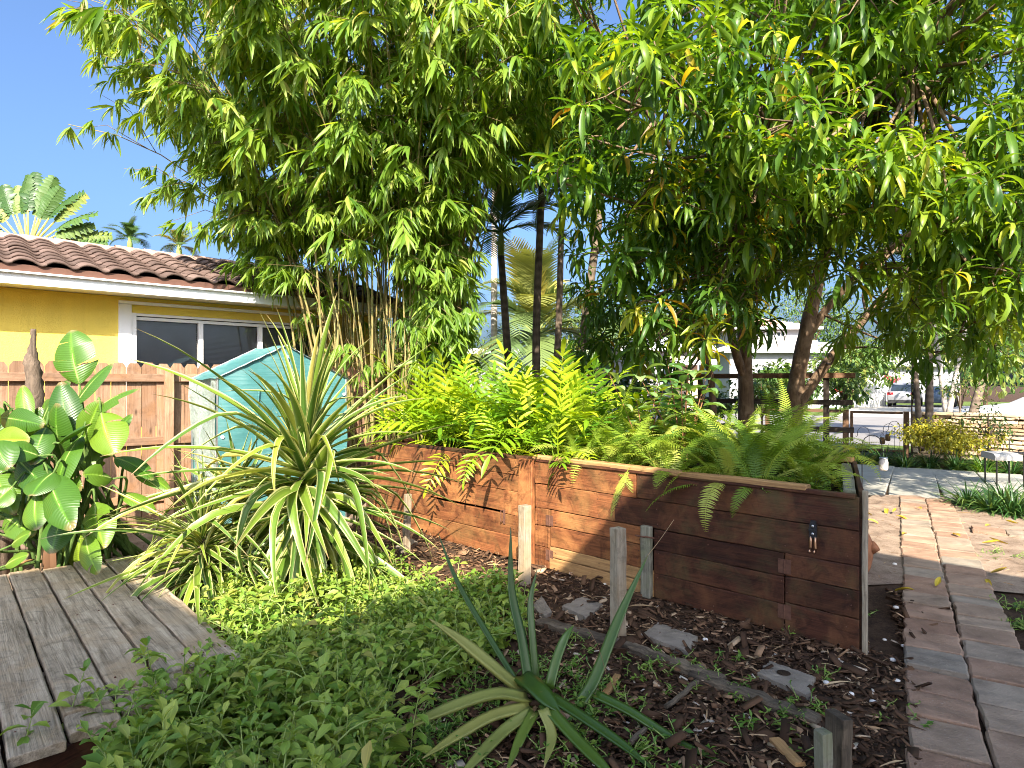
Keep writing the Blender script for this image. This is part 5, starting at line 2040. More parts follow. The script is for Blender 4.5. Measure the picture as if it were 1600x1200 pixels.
gt = 'trees beyond the street'
for i, (px, D, h, r, lab) in enumerate([
        (905, 38, 4.0, (3.2, 2, 3.0), 'broad yellow green tree beyond the street behind the slim palms'),
        (1010, 46, 5.0, (3.4, 2, 3.6), 'dark green tree beyond the street behind the lilac garage'),
        (1130, 62, 8.0, (5, 3, 4.2), 'tall tree beyond the white house with grey tile roof'),
        (1330, 42, 2.9, (3.0, 1.5, 2.4), 'yellow green shrubby tree over the white picket fence'),
        (1440, 60, 8.0, (6.5, 3, 5.0), 'tall bright tree beyond the silver car'),
        (1540, 33, 4.4, (4.4, 3, 3.6), 'dense green tree beyond the white sedan'),
        (1660, 36, 5.0, (5, 3, 4.5), 'large green tree at the right edge beyond the street'),
        (1270, 66, 9.0, (6, 3, 5.0), 'high tree far behind the white upper storey'),
        (690, 40, 3.2, (4, 3, 2.6), 'round tree far behind the bamboo culms'),
        (560, 34, 3.6, (5, 3, 3.0), 'bushy tree far behind the bamboo and fence'),
        (1225, 33, 1.6, (1.6, 1.0, 1.2), 'bright palm like shrub between the two mango trunks')]):
    leafy('background_tree', lab, P(px, 600, D) - ZX * CAM_H, h, r, 2600 if D > 30 else 1500, .42 if D > 30 else .3, group=gt, seed=100 + i, lo=.05, hi=1.0)
leafy('flowering_shrub', 'red flowering shrub above the silver car', P(1393, 600, 46.5) - ZX * CAM_H, 2.0, (.55, .5, .4), 220, .18, 'red_flower', None, .05, 'shrub', 6, 140)
leafy('golden_bush', 'clipped golden yellow bush before the stone wall', P(1478, 710, 12.0).xy.to_3d(), .60, (.95, .55, .36), 3600, .075, 'golden_leaf', None, .03, 'bush', 26, 141, 'twig_bark')
leafy('thin_shrub', 'thin straggly shrub with small leaves at the stone wall beside the golden bush', P(1545, 715, 12.0).xy.to_3d(), .85, (.55, .4, .55), 420, .08, 'far_leaf', None, .03, 'shrub', 9, 142, 'dead_bark')
leafy('thin_shrub', 'airy small leaved shrub above the wall in front of the silver car', P(1425, 705, 13.4).xy.to_3d(), 1.75, (.45, .4, .5), 330, .085, 'far_leaf', None, .022, 'shrub', 9, 143, 'dead_bark')
leafy('thin_shrub', 'airy shrub with pale leaves above the wall before the white sedan', P(1500, 705, 13.2).xy.to_3d(), 1.6, (.55, .4, .4), 380, .08, 'far_leaf', None, .022, 'shrub', 9, 144, 'dead_bark')
gu = 'dark shrubs behind the planter'
for i, (px, D, h, r, lab) in enumerate([
        (650, 9.6, 1.0, (.8, .5, .55), 'dark shrub at the foot of the bamboo behind the planter'),
        (770, 9.8, .9, (.7, .5, .5), 'dark shrub under the leaning slim palm'),
        (905, 11.4, 1.0, (.8, .5, .6), 'dark shrub at the feet of the slim palms near the rail fence'),
        (1000, 12.2, 1.3, (1.0, .6, .7), 'dense dark shrub behind the left end of the rail fence'),
        (1090, 12.4, .9, (1.0, .6, .6), 'dark low shrub behind the rail fence under the mango'),
        (1190, 13.2, 1.35, (.8, .5, .6), 'bright leafy shrub between the two mango trunks behind the rail fence'),
        (1320, 14.6, 1.5, (.7, .5, .55), 'airy shrub behind the right end of the rail fence')]):
    leafy('understory_shrub', lab, P(px, 600, D) - ZX * CAM_H, h, r, 900 if i < 5 else 520, .15, 'palm_leaf' if i < 5 else 'far_leaf', gu, .03, 'shrub', 12, 160 + i)
# one broad banana leaf behind the rail fence
_b = P(958, 600, 11.9) - ZX * 1.6
_t = thing('banana_sprout', _b, 'single broad banana leaf standing among dark shrubs by the rail fence', 'plant')
Q().tube([_b, _b + Vector((-.05, 0, 1.0)), P(955, 575, 11.9)], [.03, .02, .012], 6).build('stem', 'green_stem', _t, True)
T = leaf_t(.85, .34, 8, .5, .12, 'paddle', 5)
M = frames([tuple(P(955, 572, 11.9))], [(-1, -.2, .42)], (.25, -.85, .5), [1.0])[0]
ob('leaf', Q().add(*T).mesh('leaf', 'paddle_leaf', True), _t, m4(M))

# ============================================================ GARDEN PLANTS
# ---- broad leaved bird of paradise clump at the left
def paddle_t(L, Wd, lobes=1, droop=.7, fold=.12, gap=.04):
    """paddle leaf split to the midrib into `lobes` pieces on each side"""
    parts = []
    n = 16
    ys, zs = [0.], [0.]
    for i in range(n):
        a = -droop * ((i + 1) / n) ** 1.3
        ys.append(ys[-1] + math.cos(a) * L / n)
        zs.append(zs[-1] + math.sin(a) * L / n)
    T = np.linspace(0, 1, n + 1)

    def width(t):
        return Wd / 2 * max(.02, math.sin(math.pi * min(1, t ** .85 * .95 + .03)) ** .72)
    for s in (-1, 1):
        cuts = [0] + sorted(RG.uniform(.12, .92, lobes - 1)) + [1]
        for k in range(lobes):
            a, b = cuts[k], cuts[k + 1]
            m_ = max(3, int((b - a) * 16))
            V, F, LF = [], [], []
            tilt = RG.normal(0, .18) if lobes > 1 else 0
            for i in range(m_ + 1):
                t = a + (b - a) * i / m_
                y, z = np.interp(t, T, ys), np.interp(t, T, zs)
                sl = droop * t ** 1.3
                g_ = gap * (i / m_ - .5) * (1 if lobes > 1 else 0)
                for j in range(5):
                    u = j / 4
                    wv = width(t) * u
                    sw = .22 * u * wv + g_ * u * -Wd * .6          # veins sweep forward
                    up = fold * wv + tilt * wv - .35 * wv * u
                    V.append((s * wv, y + sw * math.cos(sl) + up * math.sin(sl), z - sw * math.sin(sl) + up * math.cos(sl)))
                    LF.append((s * u, t, 0))
            for i in range(m_):
                for j in range(4):
                    c = [i * 5 + j, i * 5 + j + 1, (i + 1) * 5 + j + 1, (i + 1) * 5 + j]
                    F.append(c if s > 0 else c[::-1])
            parts.append((np.array(V), np.array(F), np.array(LF)))
    return merge_t(parts), list(zip([0] * (n + 1), ys, zs))


def bird_plant():
    global RG
    RG = np.random.default_rng(3)
    base = Vector((-3.75, 5.45, 0))
    t = thing('bird_of_paradise_plant', base, 'clump of broad glossy paddle leaves at the left behind the deck', 'plant')
    # (base px, py, tip px, py, D base, D tip, width m, lobes, facing)
    L = [(124, 600, 112, 521, 5.2, 5.3, .34, 4, (.1, -1, .1)), (118, 632, 172, 572, 5.1, 5.2, .20, 1, (-.3, -.7, .6)),
         (112, 690, 96, 603, 5.0, 5.1, .24, 1, (.25, -1, .25)), (140, 650, 214, 610, 5.0, 4.9, .17, 2, (0, -.5, 1)),
         (158, 645, 178, 705, 4.9, 4.7, .28, 2, (0, -1, .5)), (95, 692, 138, 664, 4.8, 4.7, .18, 1, (0, -.3, 1)),
         (44, 662, 36, 606, 5.2, 5.3, .14, 1, (.3, -1, 0)), (72, 668, 52, 722, 4.9, 4.7, .20, 1, (.3, -.8, .5)),
         (128, 680, 92, 765, 4.9, 4.7, .24, 1, (-.4, -.9, .4)), (-10, 690, 14, 728, 4.6, 4.5, .22, 1, (.2, -1, .5)),
         (84, 738, 52, 772, 4.6, 4.4, .24, 1, (0, -.8, .8)), (76, 742, 112, 822, 4.6, 4.3, .26, 3, (.1, -1, .5)),
         (56, 772, 58, 824, 4.5, 4.35, .20, 1, (0, -1, .4)), (148, 785, 162, 852, 4.7, 4.5, .24, 4, (0, -1, .6)),
         (134, 838, 152, 893, 4.55, 4.35, .16, 2, (-.1, -1, .5)), (176, 748, 132, 742, 4.8, 4.6, .16, 2, (0, -.9, .5)),
         (180, 715, 236, 748, 5.1, 5.0, .16, 2, (0, -.4, 1)), (18, 852, 46, 834, 4.8, 4.75, .12, 1, (0, -.8, .6)),
         (8, 884, 42, 868, 4.7, 4.65, .11, 1, (0, -.8, .6)), (-20, 800, 6, 760, 4.9, 4.8, .2, 1, (.2, -1, .3)),
         (60, 690, 62, 640, 5.3, 5.3, .18, 1, (.2, -1, 0)), (86, 690, 72, 628, 5.2, 5.4, .2, 1, (-.2, -1, .1)),
         (30, 720, 80, 770, 4.8, 4.6, .22, 1, (0, -.8, .7)), (10, 720, -5, 640, 5.0, 5.2, .2, 1, (.3, -1, .2)),
         (100, 800, 82, 860, 4.8, 4.6, .22, 1, (.2, -1, .3)), (210, 735, 262, 765, 5.2, 5.1, .14, 2, (0, -.5, 1)),
         (190, 770, 240, 800, 5.0, 4.9, .13, 1, (0, -.5, 1)), (60, 712, 10, 700, 4.7, 4.6, .2, 1, (.2, -.7, .8)), (20, 760, -10, 790, 4.6, 4.5, .2, 2, (.2, -.8, .6)),
         (120, 735, 150, 700, 5.2, 5.3, .2, 1, (-.2, -1, .2)), (40, 700, 25, 660, 5.3, 5.4, .16, 1, (.1, -1, .1)), (175, 690, 205, 650, 5.3, 5.3, .12, 1, (-.2, -1, .4))]
    for k in range(34):
        bx, by = RG.uniform(-30, 165), RG.uniform(650, 820)
        an = RG.uniform(-2.6, .6) if by < 720 else RG.uniform(-.6, 3.6)
        ln = RG.uniform(60, 95)
        Db = RG.uniform(4.75, 5.6)
        L.append((bx, by, bx + math.cos(an) * ln * .7, by + math.sin(an) * ln, Db, Db + RG.uniform(-.25, .1), RG.uniform(.17, .26), int(RG.choice([1, 2, 3, 4])), (RG.normal(0, .3), -.9, RG.uniform(.1, .8))))
    for bx, by, tx, ty, Db, Dt, wd, lob, up in L:
        wd *= 1.02
        a, b = P(bx, by, Db), P(tx, ty, Dt)
        ln = (b - a).length * 1.08
        droop = RG.uniform(.35, .7)
        (V, F, Lf), mid = paddle_t(ln, wd, lob, droop)
        # turn so that base-tip line matches
        tip = np.array(mid[-1])
        d = unit(np.array(tuple(b - a)))
        ang = math.atan2(-tip[2], tip[1])
        M0 = frames([tuple(a)], [d], up, [1.0])[0]
        Rx = np.array([[1, 0, 0], [0, math.cos(ang), -math.sin(ang)], [0, math.sin(ang), math.cos(ang)]])
        M0[:, :3] = M0[:, :3] @ Rx
        o = ob('leaf', Q().add(V, F, Lf).mesh('leaf', 'paddle_leaf', True), t, m4(M0))
        pts = [M0[:, :3] @ (np.array(m) + np.array([0, 0, -.004])) + M0[:, 3] for m in mid[::2]]
        Q().tube(pts, list(np.linspace(.009, .002, len(pts))), 5).build('midrib', 'green_stem', o, True)
        g0 = Vector((base.x + RG.normal(0, .28), base.y + RG.normal(0, .22), 0))
        back = a - Vector(tuple(d)) * .12
        Q().tube(curve_pts([g0, (g0 + back) / 2 + ZX * .06, back, a], 4), list(np.linspace(.017, .007, 13)), 6).build('stalk', 'dark_stem', t, True)
    # dry hanging leaves near the base
    for k in range(5):
        p = base + Vector((RG.normal(0, .3), -.3 + RG.normal(0, .15), .45))
        (V, F, Lf), mid = paddle_t(.5, .09, 2, .9, .5)
        M = frames([tuple(p)], [(RG.normal(0, .4), -.2, -1)], (RG.normal(0, .5), -1, .2), [1.0])[0]
        ob('dry_leaf', Q().add(V, F, Lf).mesh('dry_leaf', 'litter', True), t, m4(M))


bird_plant()

# ---- dead trunk and stump at the left
_b = P(52, 700, 5.75)
_t = thing('dead_trunk', (_b.x, _b.y, 0), 'dark dead palm trunk with thin snapped top before the fence', 'trunk')
Q().tube(curve_pts([(_b.x + .02, _b.y, 0), (_b.x + .01, _b.y, .8), P(54, 640, 5.75), P(53, 590, 5.75), P(49, 562, 5.75), P(52, 535, 5.75), P(52, 514, 5.75)], 5), list(np.interp(np.linspace(0, 1, 31), [0, .4, .6, .72, .8, 1], [.075, .07, .062, .045, .026, .02])), 10, noise=.35).build('shaft', 'dead_bark', _t, True)
_b = P(10, 690, 5.3)
_t = thing('rotten_stump', (_b.x, _b.y, 0), 'rough grey rotten stump at the left edge among paddle leaves', 'stump')
Q().tube([(_b.x, _b.y, 0), (_b.x, _b.y, .7), (_b.x + .01, _b.y, 1.05), (_b.x, _b.y, 1.18), (_b.x, _b.y, 1.26)], [.10, .09, .11, .10, .05], 14, noise=.5).build('shaft', 'dead_bark', _t, True)


# ---- variegated strap leaved plants
def strap_plant(name, label, base, zlo, zhi, n, l0, l1, wd, seed, lean=(0, 0), trunk=.05, elmax=84, elmin=-25, azc=None):
    global RG
    RG = np.random.default_rng(seed)
    base = Vector(base)
    t = thing(name, base, label, 'plant', 'cream edged variegated plants')
    Q().tube([base, base + Vector((lean[0] * .4, lean[1] * .4, zhi * .5)), base + Vector((lean[0], lean[1], zhi))], [trunk, trunk * .8, trunk * .5], 8).build('stem', 'dead_bark', t, True)
    temps = [leaf_t(1, wd, 11, dr, .28, 'strap', 5, curl=cu, kink=kk) for dr, kk in ((.25, 0), (.6, 0), (.5, 1.0), (1.2, .5), (1.9, .6)) for cu in (-.25, .25)]
    mes = [[Q().add(V, F, L + np.array([0, 0, r])).mesh('leaf', 'variegated_leaf', True) for r in (0, .5)] for V, F, L in temps]
    for i in range(n):
        f = (i + .5) / n
        el = R(elmin + (elmax - elmin) * f ** 1.7) + RG.normal(0, .12)
        az = i * 2.39996 + RG.normal(0, .25)
        if azc is not None and RG.random() < .6:
            az = azc + RG.normal(0, .9)
        z = zlo + (zhi - zlo) * (f ** .8)
        s_ = z / zhi
        p = np.array([base.x + lean[0] * s_, base.y + lean[1] * s_, z])
        d = np.array([math.cos(az) * math.cos(el), math.sin(az) * math.cos(el), math.sin(el)])
        el += RG.normal(0, .26)
        d = unit(np.array([math.cos(az) * math.cos(el), math.sin(az) * math.cos(el), math.sin(el)]) + RG.normal(0, .10, 3))
        S = RG.uniform(l0, l1) * RG.choice([.6, .8, 1, 1, 1.1, 1.25]) * (1.0 if f < .8 else .78)
        k = int(np.clip(RG.normal(3.0 - 2.4 * f, 1.1), 0, 4)) * 2 + int(RG.integers(0, 2))
        M = frames([p], [d], (0, 0, 1), [S], np.array([RG.normal(0, .3)]))[0]
        ob('leaf', mes[k][int(RG.integers(0, 2))], t, m4(M))
    return t


strap_plant('variegated_plant', 'tall green and cream striped strap leaf plant in the centre left, before the tent', (-1.72, 5.0, 0), .25, 1.10, 292, .9, 1.4, .064, 4, lean=(.10, -.08), elmax=84, elmin=-35)
strap_plant('variegated_plant', 'lower striped strap leaf clump spilling over the deck corner', (-2.28, 4.62, 0), .08, .52, 270, .5, .95, .045, 6, elmin=-15, elmax=72)
strap_plant('variegated_plant', 'striped strap leaf clump left of the tall one near the fence', (-2.35, 5.35, 0), .2, .75, 80, .6, 1.0, .06, 9, elmin=-5, elmax=75)


# ---- ferns in the planter
def fern_t(n, pl, pw, arch, prof, terminal=False, petiole=.12, ang=1.15):
    """frond 1 m long"""
    parts, pts, an = [], [(0., 0., 0.)], []
    y = z = 0.
    for i in range(n):
        a = .25 - arch * ((i + 1) / n) ** 1.3
        y += math.cos(a) / n
        z += math.sin(a) / n
        pts.append((0, y, z))
        an.append(a)
    q = Q()
    st = pts[::max(1, n // 6)]
    if st[-1] != pts[-1]:
        st = st + [pts[-1]]
    q.tube(st, list(np.linspace(.007, .0015, len(st))), 4)
    parts.append((np.concatenate(q.v), np.concatenate(q.f), np.concatenate(q.l)))
    T = leaf_t(1, pw, 3, .5, .15, prof, 3)
    for i in range(int(n * petiole), n):
        t = (i - n * petiole) / (n * (1 - petiole))
        l = pl * max(.12, (math.sin(math.pi * (.20 + .77 * t)) ** .8))
        for s in (-1, 1):
            a = an[i]
            d = np.array([[s * math.sin(ang) + RG.normal(0, .04), math.cos(ang) * math.cos(a) + .25 * t, math.cos(ang) * math.sin(a) + .10 + RG.normal(0, .07)]])
            M = frames([pts[i + 1]], d, (0, -math.sin(a), math.cos(a)), [l * RG.uniform(.9, 1.08)])[0]
            parts.append((T[0] @ M[:, :3].T + M[:, 3], T[1], T[2]))
    if terminal:
        M = frames([pts[-1]], [(0, math.cos(an[-1]), math.sin(an[-1]))], (0, 0, 1), [pl * .9])[0]
        parts.append((T[0] @ M[:, :3].T + M[:, 3], T[1], T[2]))
    return merge_t(parts)


RG = np.random.default_rng(12)
LOBE = [fern_t(11, .27, .20, a, 'lance', True, .22, .95) for a in (.5, 1.0, 1.6)]
SWORD = [fern_t(40, .125, .17, a, 'strap', False, .08, 1.3) for a in (.6, 1.2, 1.9, 2.4)]
LOBE_ME = [Q().add(V, F, L + np.array([0, 0, r])).mesh('frond', 'lobed_fern_leaf') for V, F, L in LOBE for r in (0, .5)]
SWORD_ME = [Q().add(V, F, L + np.array([0, 0, r])).mesh('frond', 'sword_fern_leaf') for V, F, L in SWORD for r in (0, .5)]


def fern(label, t, w_, kind, nf, l0, l1, elm=80, eln=5, group=None, name='fern'):
    b = PR + PA * t + PE * w_ + ZX * .865
    root = thing(name, b, label, 'fern', group)
    for i in range(nf):
        f = (i + .5) / nf
        az = i * 2.39996 + RG.normal(0, .3) + t
        el = R(eln + (elm - eln) * f) + RG.normal(0, .12)
        d = np.array([math.cos(az) * math.cos(el), math.sin(az) * math.cos(el), math.sin(el)])
        p = np.array(tuple(b)) + np.array([math.cos(az), math.sin(az), 0]) * .04 + np.array([0, 0, .02 * f])
        S = RG.uniform(l0, l1)
        over = d @ np.array(tuple(PN))
        if w_ < .3 and over > .25:
            if RG.random() < .72:
                continue
            S *= .8
        M = frames([p], [d], (0, 0, 1), [S], np.array([RG.normal(0, .25)]))[0]
        me = LOBE_ME[int(RG.integers(0, 6))] if kind == 'lobe' else SWORD_ME[int(RG.integers(0, 8))]
        ob('frond', me, root, m4(M))


k = 0
for row, w_ in enumerate((.16, .62, 1.15)):
    for i in range(6):
        t = 2.45 + i * .50 + (.22 if row == 1 else 0) + RG.normal(0, .05)
        if t > 5.05:
            continue
        lab = '%s wide lobed fern from the left in the %s row of the planter' % (ORD[5 - i], ('front', 'middle', 'back')[row])
        fern(lab, t, w_, 'lobe', 17 if row == 0 else 15, .48 if row == 0 else .75, .8 if row == 0 else 1.12, 82, -5 if row == 0 else 30, 'wide lobed ferns filling the left of the planter', 'lobed_fern')
        k += 1
for row, w_ in enumerate((.20, .62, 1.1)):
    n = 5
    for i in range(n):
        t = .45 + i * .44 + (.2 if row == 1 else 0) + RG.normal(0, .05)
        if row == 0 and i == 0:
            t = .62
        lab = '%s fine leaved sword fern from the right in the %s row of the planter' % (ORD[i], ('front', 'middle', 'back')[row])
        fern(lab, t, w_, 'sword', 18, .48 if row == 0 else .58, .78 if row == 0 else .88, 80 if row else 72, 0 if row == 0 else 15, 'fine sword ferns filling the right of the planter', 'sword_fern')
fern('sword fern nearest the right end of the planter, low beside the corner', .30, .55, 'sword', 14, .4, .62, 70, 5, 'fine sword ferns filling the right of the planter', 'sword_fern')
fern('sword fern at the back right corner of the planter', .32, 1.25, 'sword', 16, .45, .7, 75, 10, 'fine sword ferns filling the right of the planter', 'sword_fern')
# trailing frond over the front board
_p = PL(1.60, .955, .02)
_t = thing('trailing_frond', _p, 'single fern frond trailing down the planter front', 'fern')
V, F, L = fern_t(44, .085, .22, .55, 'strap', False, .1, 1.35)
M = frames([tuple(_p)], [tuple(Vector((-.35, -.5, -.62)))], (-.5, -.6, .5), [.46])[0]
ob('frond', Q().add(V, F, L).mesh('frond', 'sword_fern_leaf'), _t, m4(M))


# ---- broad leaved shrub in the planter
def planter_shrub(label, t_, w_, h, n, seed, sz=.13):
    global RG
    RG = np.random.default_rng(seed)
    b = PR + PA * t_ + PE * w_ + ZX * .86
    root = thing('broadleaf_shrub', b, label, 'shrub', 'broad leaved shrubs among the ferns')
    temps = [leaf_t(1, .5, 5, dr, .2, 'ovate', 3, petiole=.12) for dr in (.4, .9)]
    mes = [Q().add(V, F, L + np.array([0, 0, r])).mesh('leaf', 'shrub_leaf', True) for V, F, L in temps for r in (0, .4, .7)]
    for s in range(n):
        az = s * 2.4 + RG.normal(0, .3)
        lean = RG.uniform(.08, .4)
        hh = h * RG.uniform(.65, 1.0)
        top = np.array(tuple(b)) + np.array([math.cos(az) * lean, math.sin(az) * lean, hh])
        mid = (np.array(tuple(b)) + top) / 2 + np.array([0, 0, .05])
        pts = curve_pts([tuple(b), mid, top], 5)
        Q().tube(pts, list(np.linspace(.008, .003, len(pts))), 5).build('stem', 'red_stem', root, True)
        for k in range(4, 11, 2):
            for j in range(3):
                a2 = j * 2.09 + k * .9 + RG.normal(0, .2)
                d = np.array([math.cos(a2), math.sin(a2), .25 + RG.normal(0, .2)])
                M = frames([pts[k]], [d], (0, 0, 1), [sz * RG.uniform(.7, 1.2)])[0]
                ob('leaf', mes[int(RG.integers(0, 6))], root, m4(M))


planter_shrub('broad leaved shrub with reddish stems rising tallest among the planter ferns', 1.32, .70, 1.05, 9, 51, .17)
planter_shrub('smaller broad leaved shrub left of the taller one among the ferns', 1.72, .80, .85, 6, 52, .14)


# ---- snake plant in the foreground
def snake_plant():
    global RG
    RG = np.random.default_rng(17)
    b = Vector((.10, 3.15, 0))
    t = thing('snake_plant', b, 'spiky rosette of thick rounded snake plant leaves in the front', 'plant')

    def leaf(pts, wid, mat='snake_leaf', dry=None, flat=.6, name='leaf'):
        # pts: (px, py, D); wid at base in photo pixels
        P3 = [P(*p) for p in pts]
        for v in P3:
            v.z = max(v.z, .015)
        pts2 = curve_pts(P3, 6)
        n = len(pts2)
        D0 = P3[0].y
        r = wid / 2 / FPX * D0
        rad = [r * (1.0 - .25 * (i / (n - 1)) - .68 * max(0, (i / (n - 1) - .55) / .45) ** 1.3) for i in range(n)]
        q = Q()
        # channelled cross-section
        RR = []
        for i in range(n):
            tv = unit(pts2[min(i + 1, n - 1)] - pts2[max(i - 1, 0)])
            up = np.array([0, -.35, 1.])
            x = unit(np.cross(tv, up))
            y = np.cross(x, tv)
            cs = [(-1, .25), (-.8, -.45), (0, -.75), (.8, -.45), (1, .25), (.55, .18), (0, -.05), (-.55, .18)]
            RR.append([pts2[i] + x * a * rad[i] + y * c * rad[i] * flat * 1.6 for a, c in cs])
        q.rings(RR)
        o = q.build(name, mat, t, True)
        if dry:
            Q().tube(curve_pts([pts2[-1]] + [P(*p) for p in dry], 4), list(np.linspace(rad[-1] * 1.2, .002, 4 * len(dry) + 1)), 6, flat=.5).build('dry_tip', 'litter', o, True)
    leaf([(815, 1078, 3.15), (770, 1005, 3.2), (715, 910, 3.3), (684, 832, 3.4)], 11)
    leaf([(822, 1085, 3.1), (775, 1045, 3.05), (720, 1000, 3.05), (671, 967, 3.05)], 24, 'snake_leaf_pale')
    leaf([(827, 1072, 3.15), (815, 1000, 3.2), (799, 920, 3.25), (798, 824, 3.3)], 17)
    leaf([(838, 1070, 3.2), (832, 1000, 3.25), (829, 940, 3.3), (839, 890, 3.35)], 13, 'snake_leaf', [(843, 874, 3.36), (847, 884, 3.36), (838, 905, 3.36)])
    leaf([(905, 1100, 3.1), (930, 1060, 3.15), (970, 960, 3.25), (1012, 868, 3.35)], 21, 'snake_leaf', [(1030, 845, 3.36), (1053, 812, 3.38)])
    leaf([(858, 1075, 3.1), (870, 1030, 3.15), (884, 995, 3.2), (897, 976, 3.25)], 17, 'snake_leaf', [(915, 978, 3.2), (936, 1015, 3.15), (949, 1062, 3.1)])
    leaf([(825, 1090, 3.0), (770, 1084, 2.9), (680, 1115, 2.7), (600, 1155, 2.55)], 22, 'snake_leaf_pale')
    leaf([(828, 1104, 2.95), (770, 1118, 2.85), (710, 1152, 2.7), (660, 1185, 2.55)], 21, 'snake_leaf_pale')
    leaf([(832, 1112, 2.9), (790, 1140, 2.8), (750, 1180, 2.6), (700, 1235, 2.4)], 21, 'snake_leaf_pale')
    leaf([(812, 1056, 3.15), (835, 1072, 3.0), (858, 1096, 2.9), (875, 1112, 2.85)], 32, 'snake_leaf', None, .5)
    leaf([(860, 1088, 2.95), (910, 1120, 2.8), (975, 1165, 2.65), (1030, 1210, 2.5)], 18)
    leaf([(930, 1085, 3.0), (985, 1112, 2.9), (1060, 1160, 2.78), (1140, 1196, 2.6)], 17)
    leaf([(850, 1100, 2.9), (900, 1155, 2.7), (940, 1195, 2.55), (970, 1230, 2.45)], 20)
    leaf([(848, 1108, 2.85), (862, 1150, 2.75), (850, 1200, 2.55)], 18, 'snake_leaf_pale')
    leaf([(835, 1112, 2.9), (815, 1150, 2.75), (790, 1210, 2.55)], 18)
    for k in range(9):
        a = RG.uniform(0, 6.28)
        d = np.array([math.cos(a), math.sin(a) * .8, RG.uniform(-.1, .3)])
        T = leaf_t(1, .12, 6, 1.4, .3, 'strap', 3)
        M = frames([(b.x + .05 + d[0] * .08, b.y - .08 + d[1] * .08, .05)], [d], (0, 0, 1), [RG.uniform(.18, .34)])[0]
        ob('dry_leaf', Q().add(*T).mesh('dry_leaf', 'litter'), t, m4(M))


snake_plant()


# ---- tufts of strap grass along the patio
def tuft(label, p, n, L, seed, group, mat='strap_leaf'):
    g = np.random.default_rng(seed)
    root = thing('grass_tuft', p, label, 'plant', group)
    T = [leaf_t(1, .055, 5, dr, .2, 'strap', 3) for dr in (.6, 1.2, 1.9)]
    az = g.uniform(0, 6.28, n)
    el = g.uniform(.3, 1.45, n)
    D = np.stack([np.cos(az) * np.cos(el), np.sin(az) * np.cos(el), np.sin(el)], 1)
    Pn = np.array([tuple(p)]) + np.stack([np.cos(az), np.sin(az), az * 0], 1) * .05
    M = frames(Pn, D, (0, 0, 1), L * g.uniform(.6, 1.15, n))
    kk = g.integers(0, 3, n)
    q = Q()
    for k in range(3):
        q.inst(T[k], M[kk == k], g.random((kk == k).sum()))
    q.build('blades', mat, root)


gtuft = 'strap leaved grass tufts round the patio'
for i, (e, q_) in enumerate([(-1.15, 14.15), (-.75, 14.25), (-.35, 14.12), (.05, 14.3), (.4, 14.15), (.8, 14.28), (1.2, 14.12), (1.6, 14.3), (2.0, 14.15), (2.45, 14.25), (-1.5, 14.3)]):
    tuft('%s dark grass tuft from the left along the far patio edge' % ORD[(i + 1) % 11], K(e - .25, q_), 120, .52, 300 + i, gtuft)
for i, (px, py) in enumerate([(1512, 792), (1548, 800), (1585, 806), (1620, 800), (1568, 788)]):
    tuft('%s grass tuft of the clump at the near right patio edge' % ORD[i], G(px, py), 130, .46, 330 + i, gtuft)
tuft('lone pale green grass tuft in front of the stone wall', K(1.35, 13.95), 90, .45, 340, gtuft, 'weed_leaf')
for i, (px, py) in enumerate([(1352, 728), (1375, 726)]):
    tuft(('yellowish grass tuft at the patio corner behind the planter', 'yellowish grass tuft beside the patio corner below the gate')[i], G(px, py), 80, .34, 344 + i, gtuft, 'golden_leaf')

# ============================================================ GROUND COVER, MULCH, LITTER
def in_poly(x, y, poly):
    n, c = len(poly), np.zeros(len(x), bool)
    j = n - 1
    for i in range(n):
        xi, yi = poly[i]
        xj, yj = poly[j]
        m = ((yi > y) != (yj > y)) & (x < (xj - xi) * (y - yi) / (yj - yi + 1e-12) + xi)
        c ^= m
        j = i
    return c


def scatter(poly, n, g):
    p = np.array(poly)
    lo, hi = p.min(0), p.max(0)
    out = np.zeros((0, 2))
    while len(out) < n:
        q = lo + g.random((n * 2, 2)) * (hi - lo)
        out = np.concatenate([out, q[in_poly(q[:, 0], q[:, 1], poly)]])
    return out[:n]


GCOVER = [G(a, b, z).xy[:] for a, b, z in [(285, 925, 0), (330, 880, 0), (430, 875, 0), (560, 895, 0), (615, 918, 0), (680, 935, 0), (745, 935, 0), (805, 950, 0), (835, 985, 0), (775, 1035, 0), (700, 1090, 0), (620, 1150, 0), (540, 1480, 0), (150, 1500, 0), (160, 1190, 0), (330, 1075, 0), (372, 1030, 0)]]
GC_T = [leaf_t(1, .52, 3, dr, .22, 'obovate', 3, petiole=.1) for dr in (.2, .6, 1.0)]


def sprig(g, x, y, h, lean, nodes, ls, q_stem, PP, DD, SS, RR, col):
    az = g.uniform(0, 6.28)
    b = np.array([x, y, 0.])
    tip = b + np.array([math.cos(az) * lean, math.sin(az) * lean, h])
    mid = (b + tip) / 2 + np.array([-math.cos(az), -math.sin(az), 0]) * lean * .2
    ts = np.linspace(.22, 1, nodes)
    q_stem.tube([b, mid, tip], [.0032, .003, .002], 4)
    a0 = g.uniform(0, 3.14)
    for k, t in enumerate(ts):
        p = (1 - t) ** 2 * b + 2 * t * (1 - t) * mid + t * t * tip
        for s in (0, 1):
            a = a0 + k * 1.57 + s * math.pi + g.normal(0, .2)
            el = .15 + .7 * (t ** 3) + g.normal(0, .2)
            PP.append(p)
            DD.append((math.cos(a) * math.cos(el), math.sin(a) * math.cos(el), math.sin(el)))
            SS.append(ls * g.uniform(.7, 1.2) * (1.0 - .35 * (t > .93)))
            RR.append(col + g.normal(0, .07))


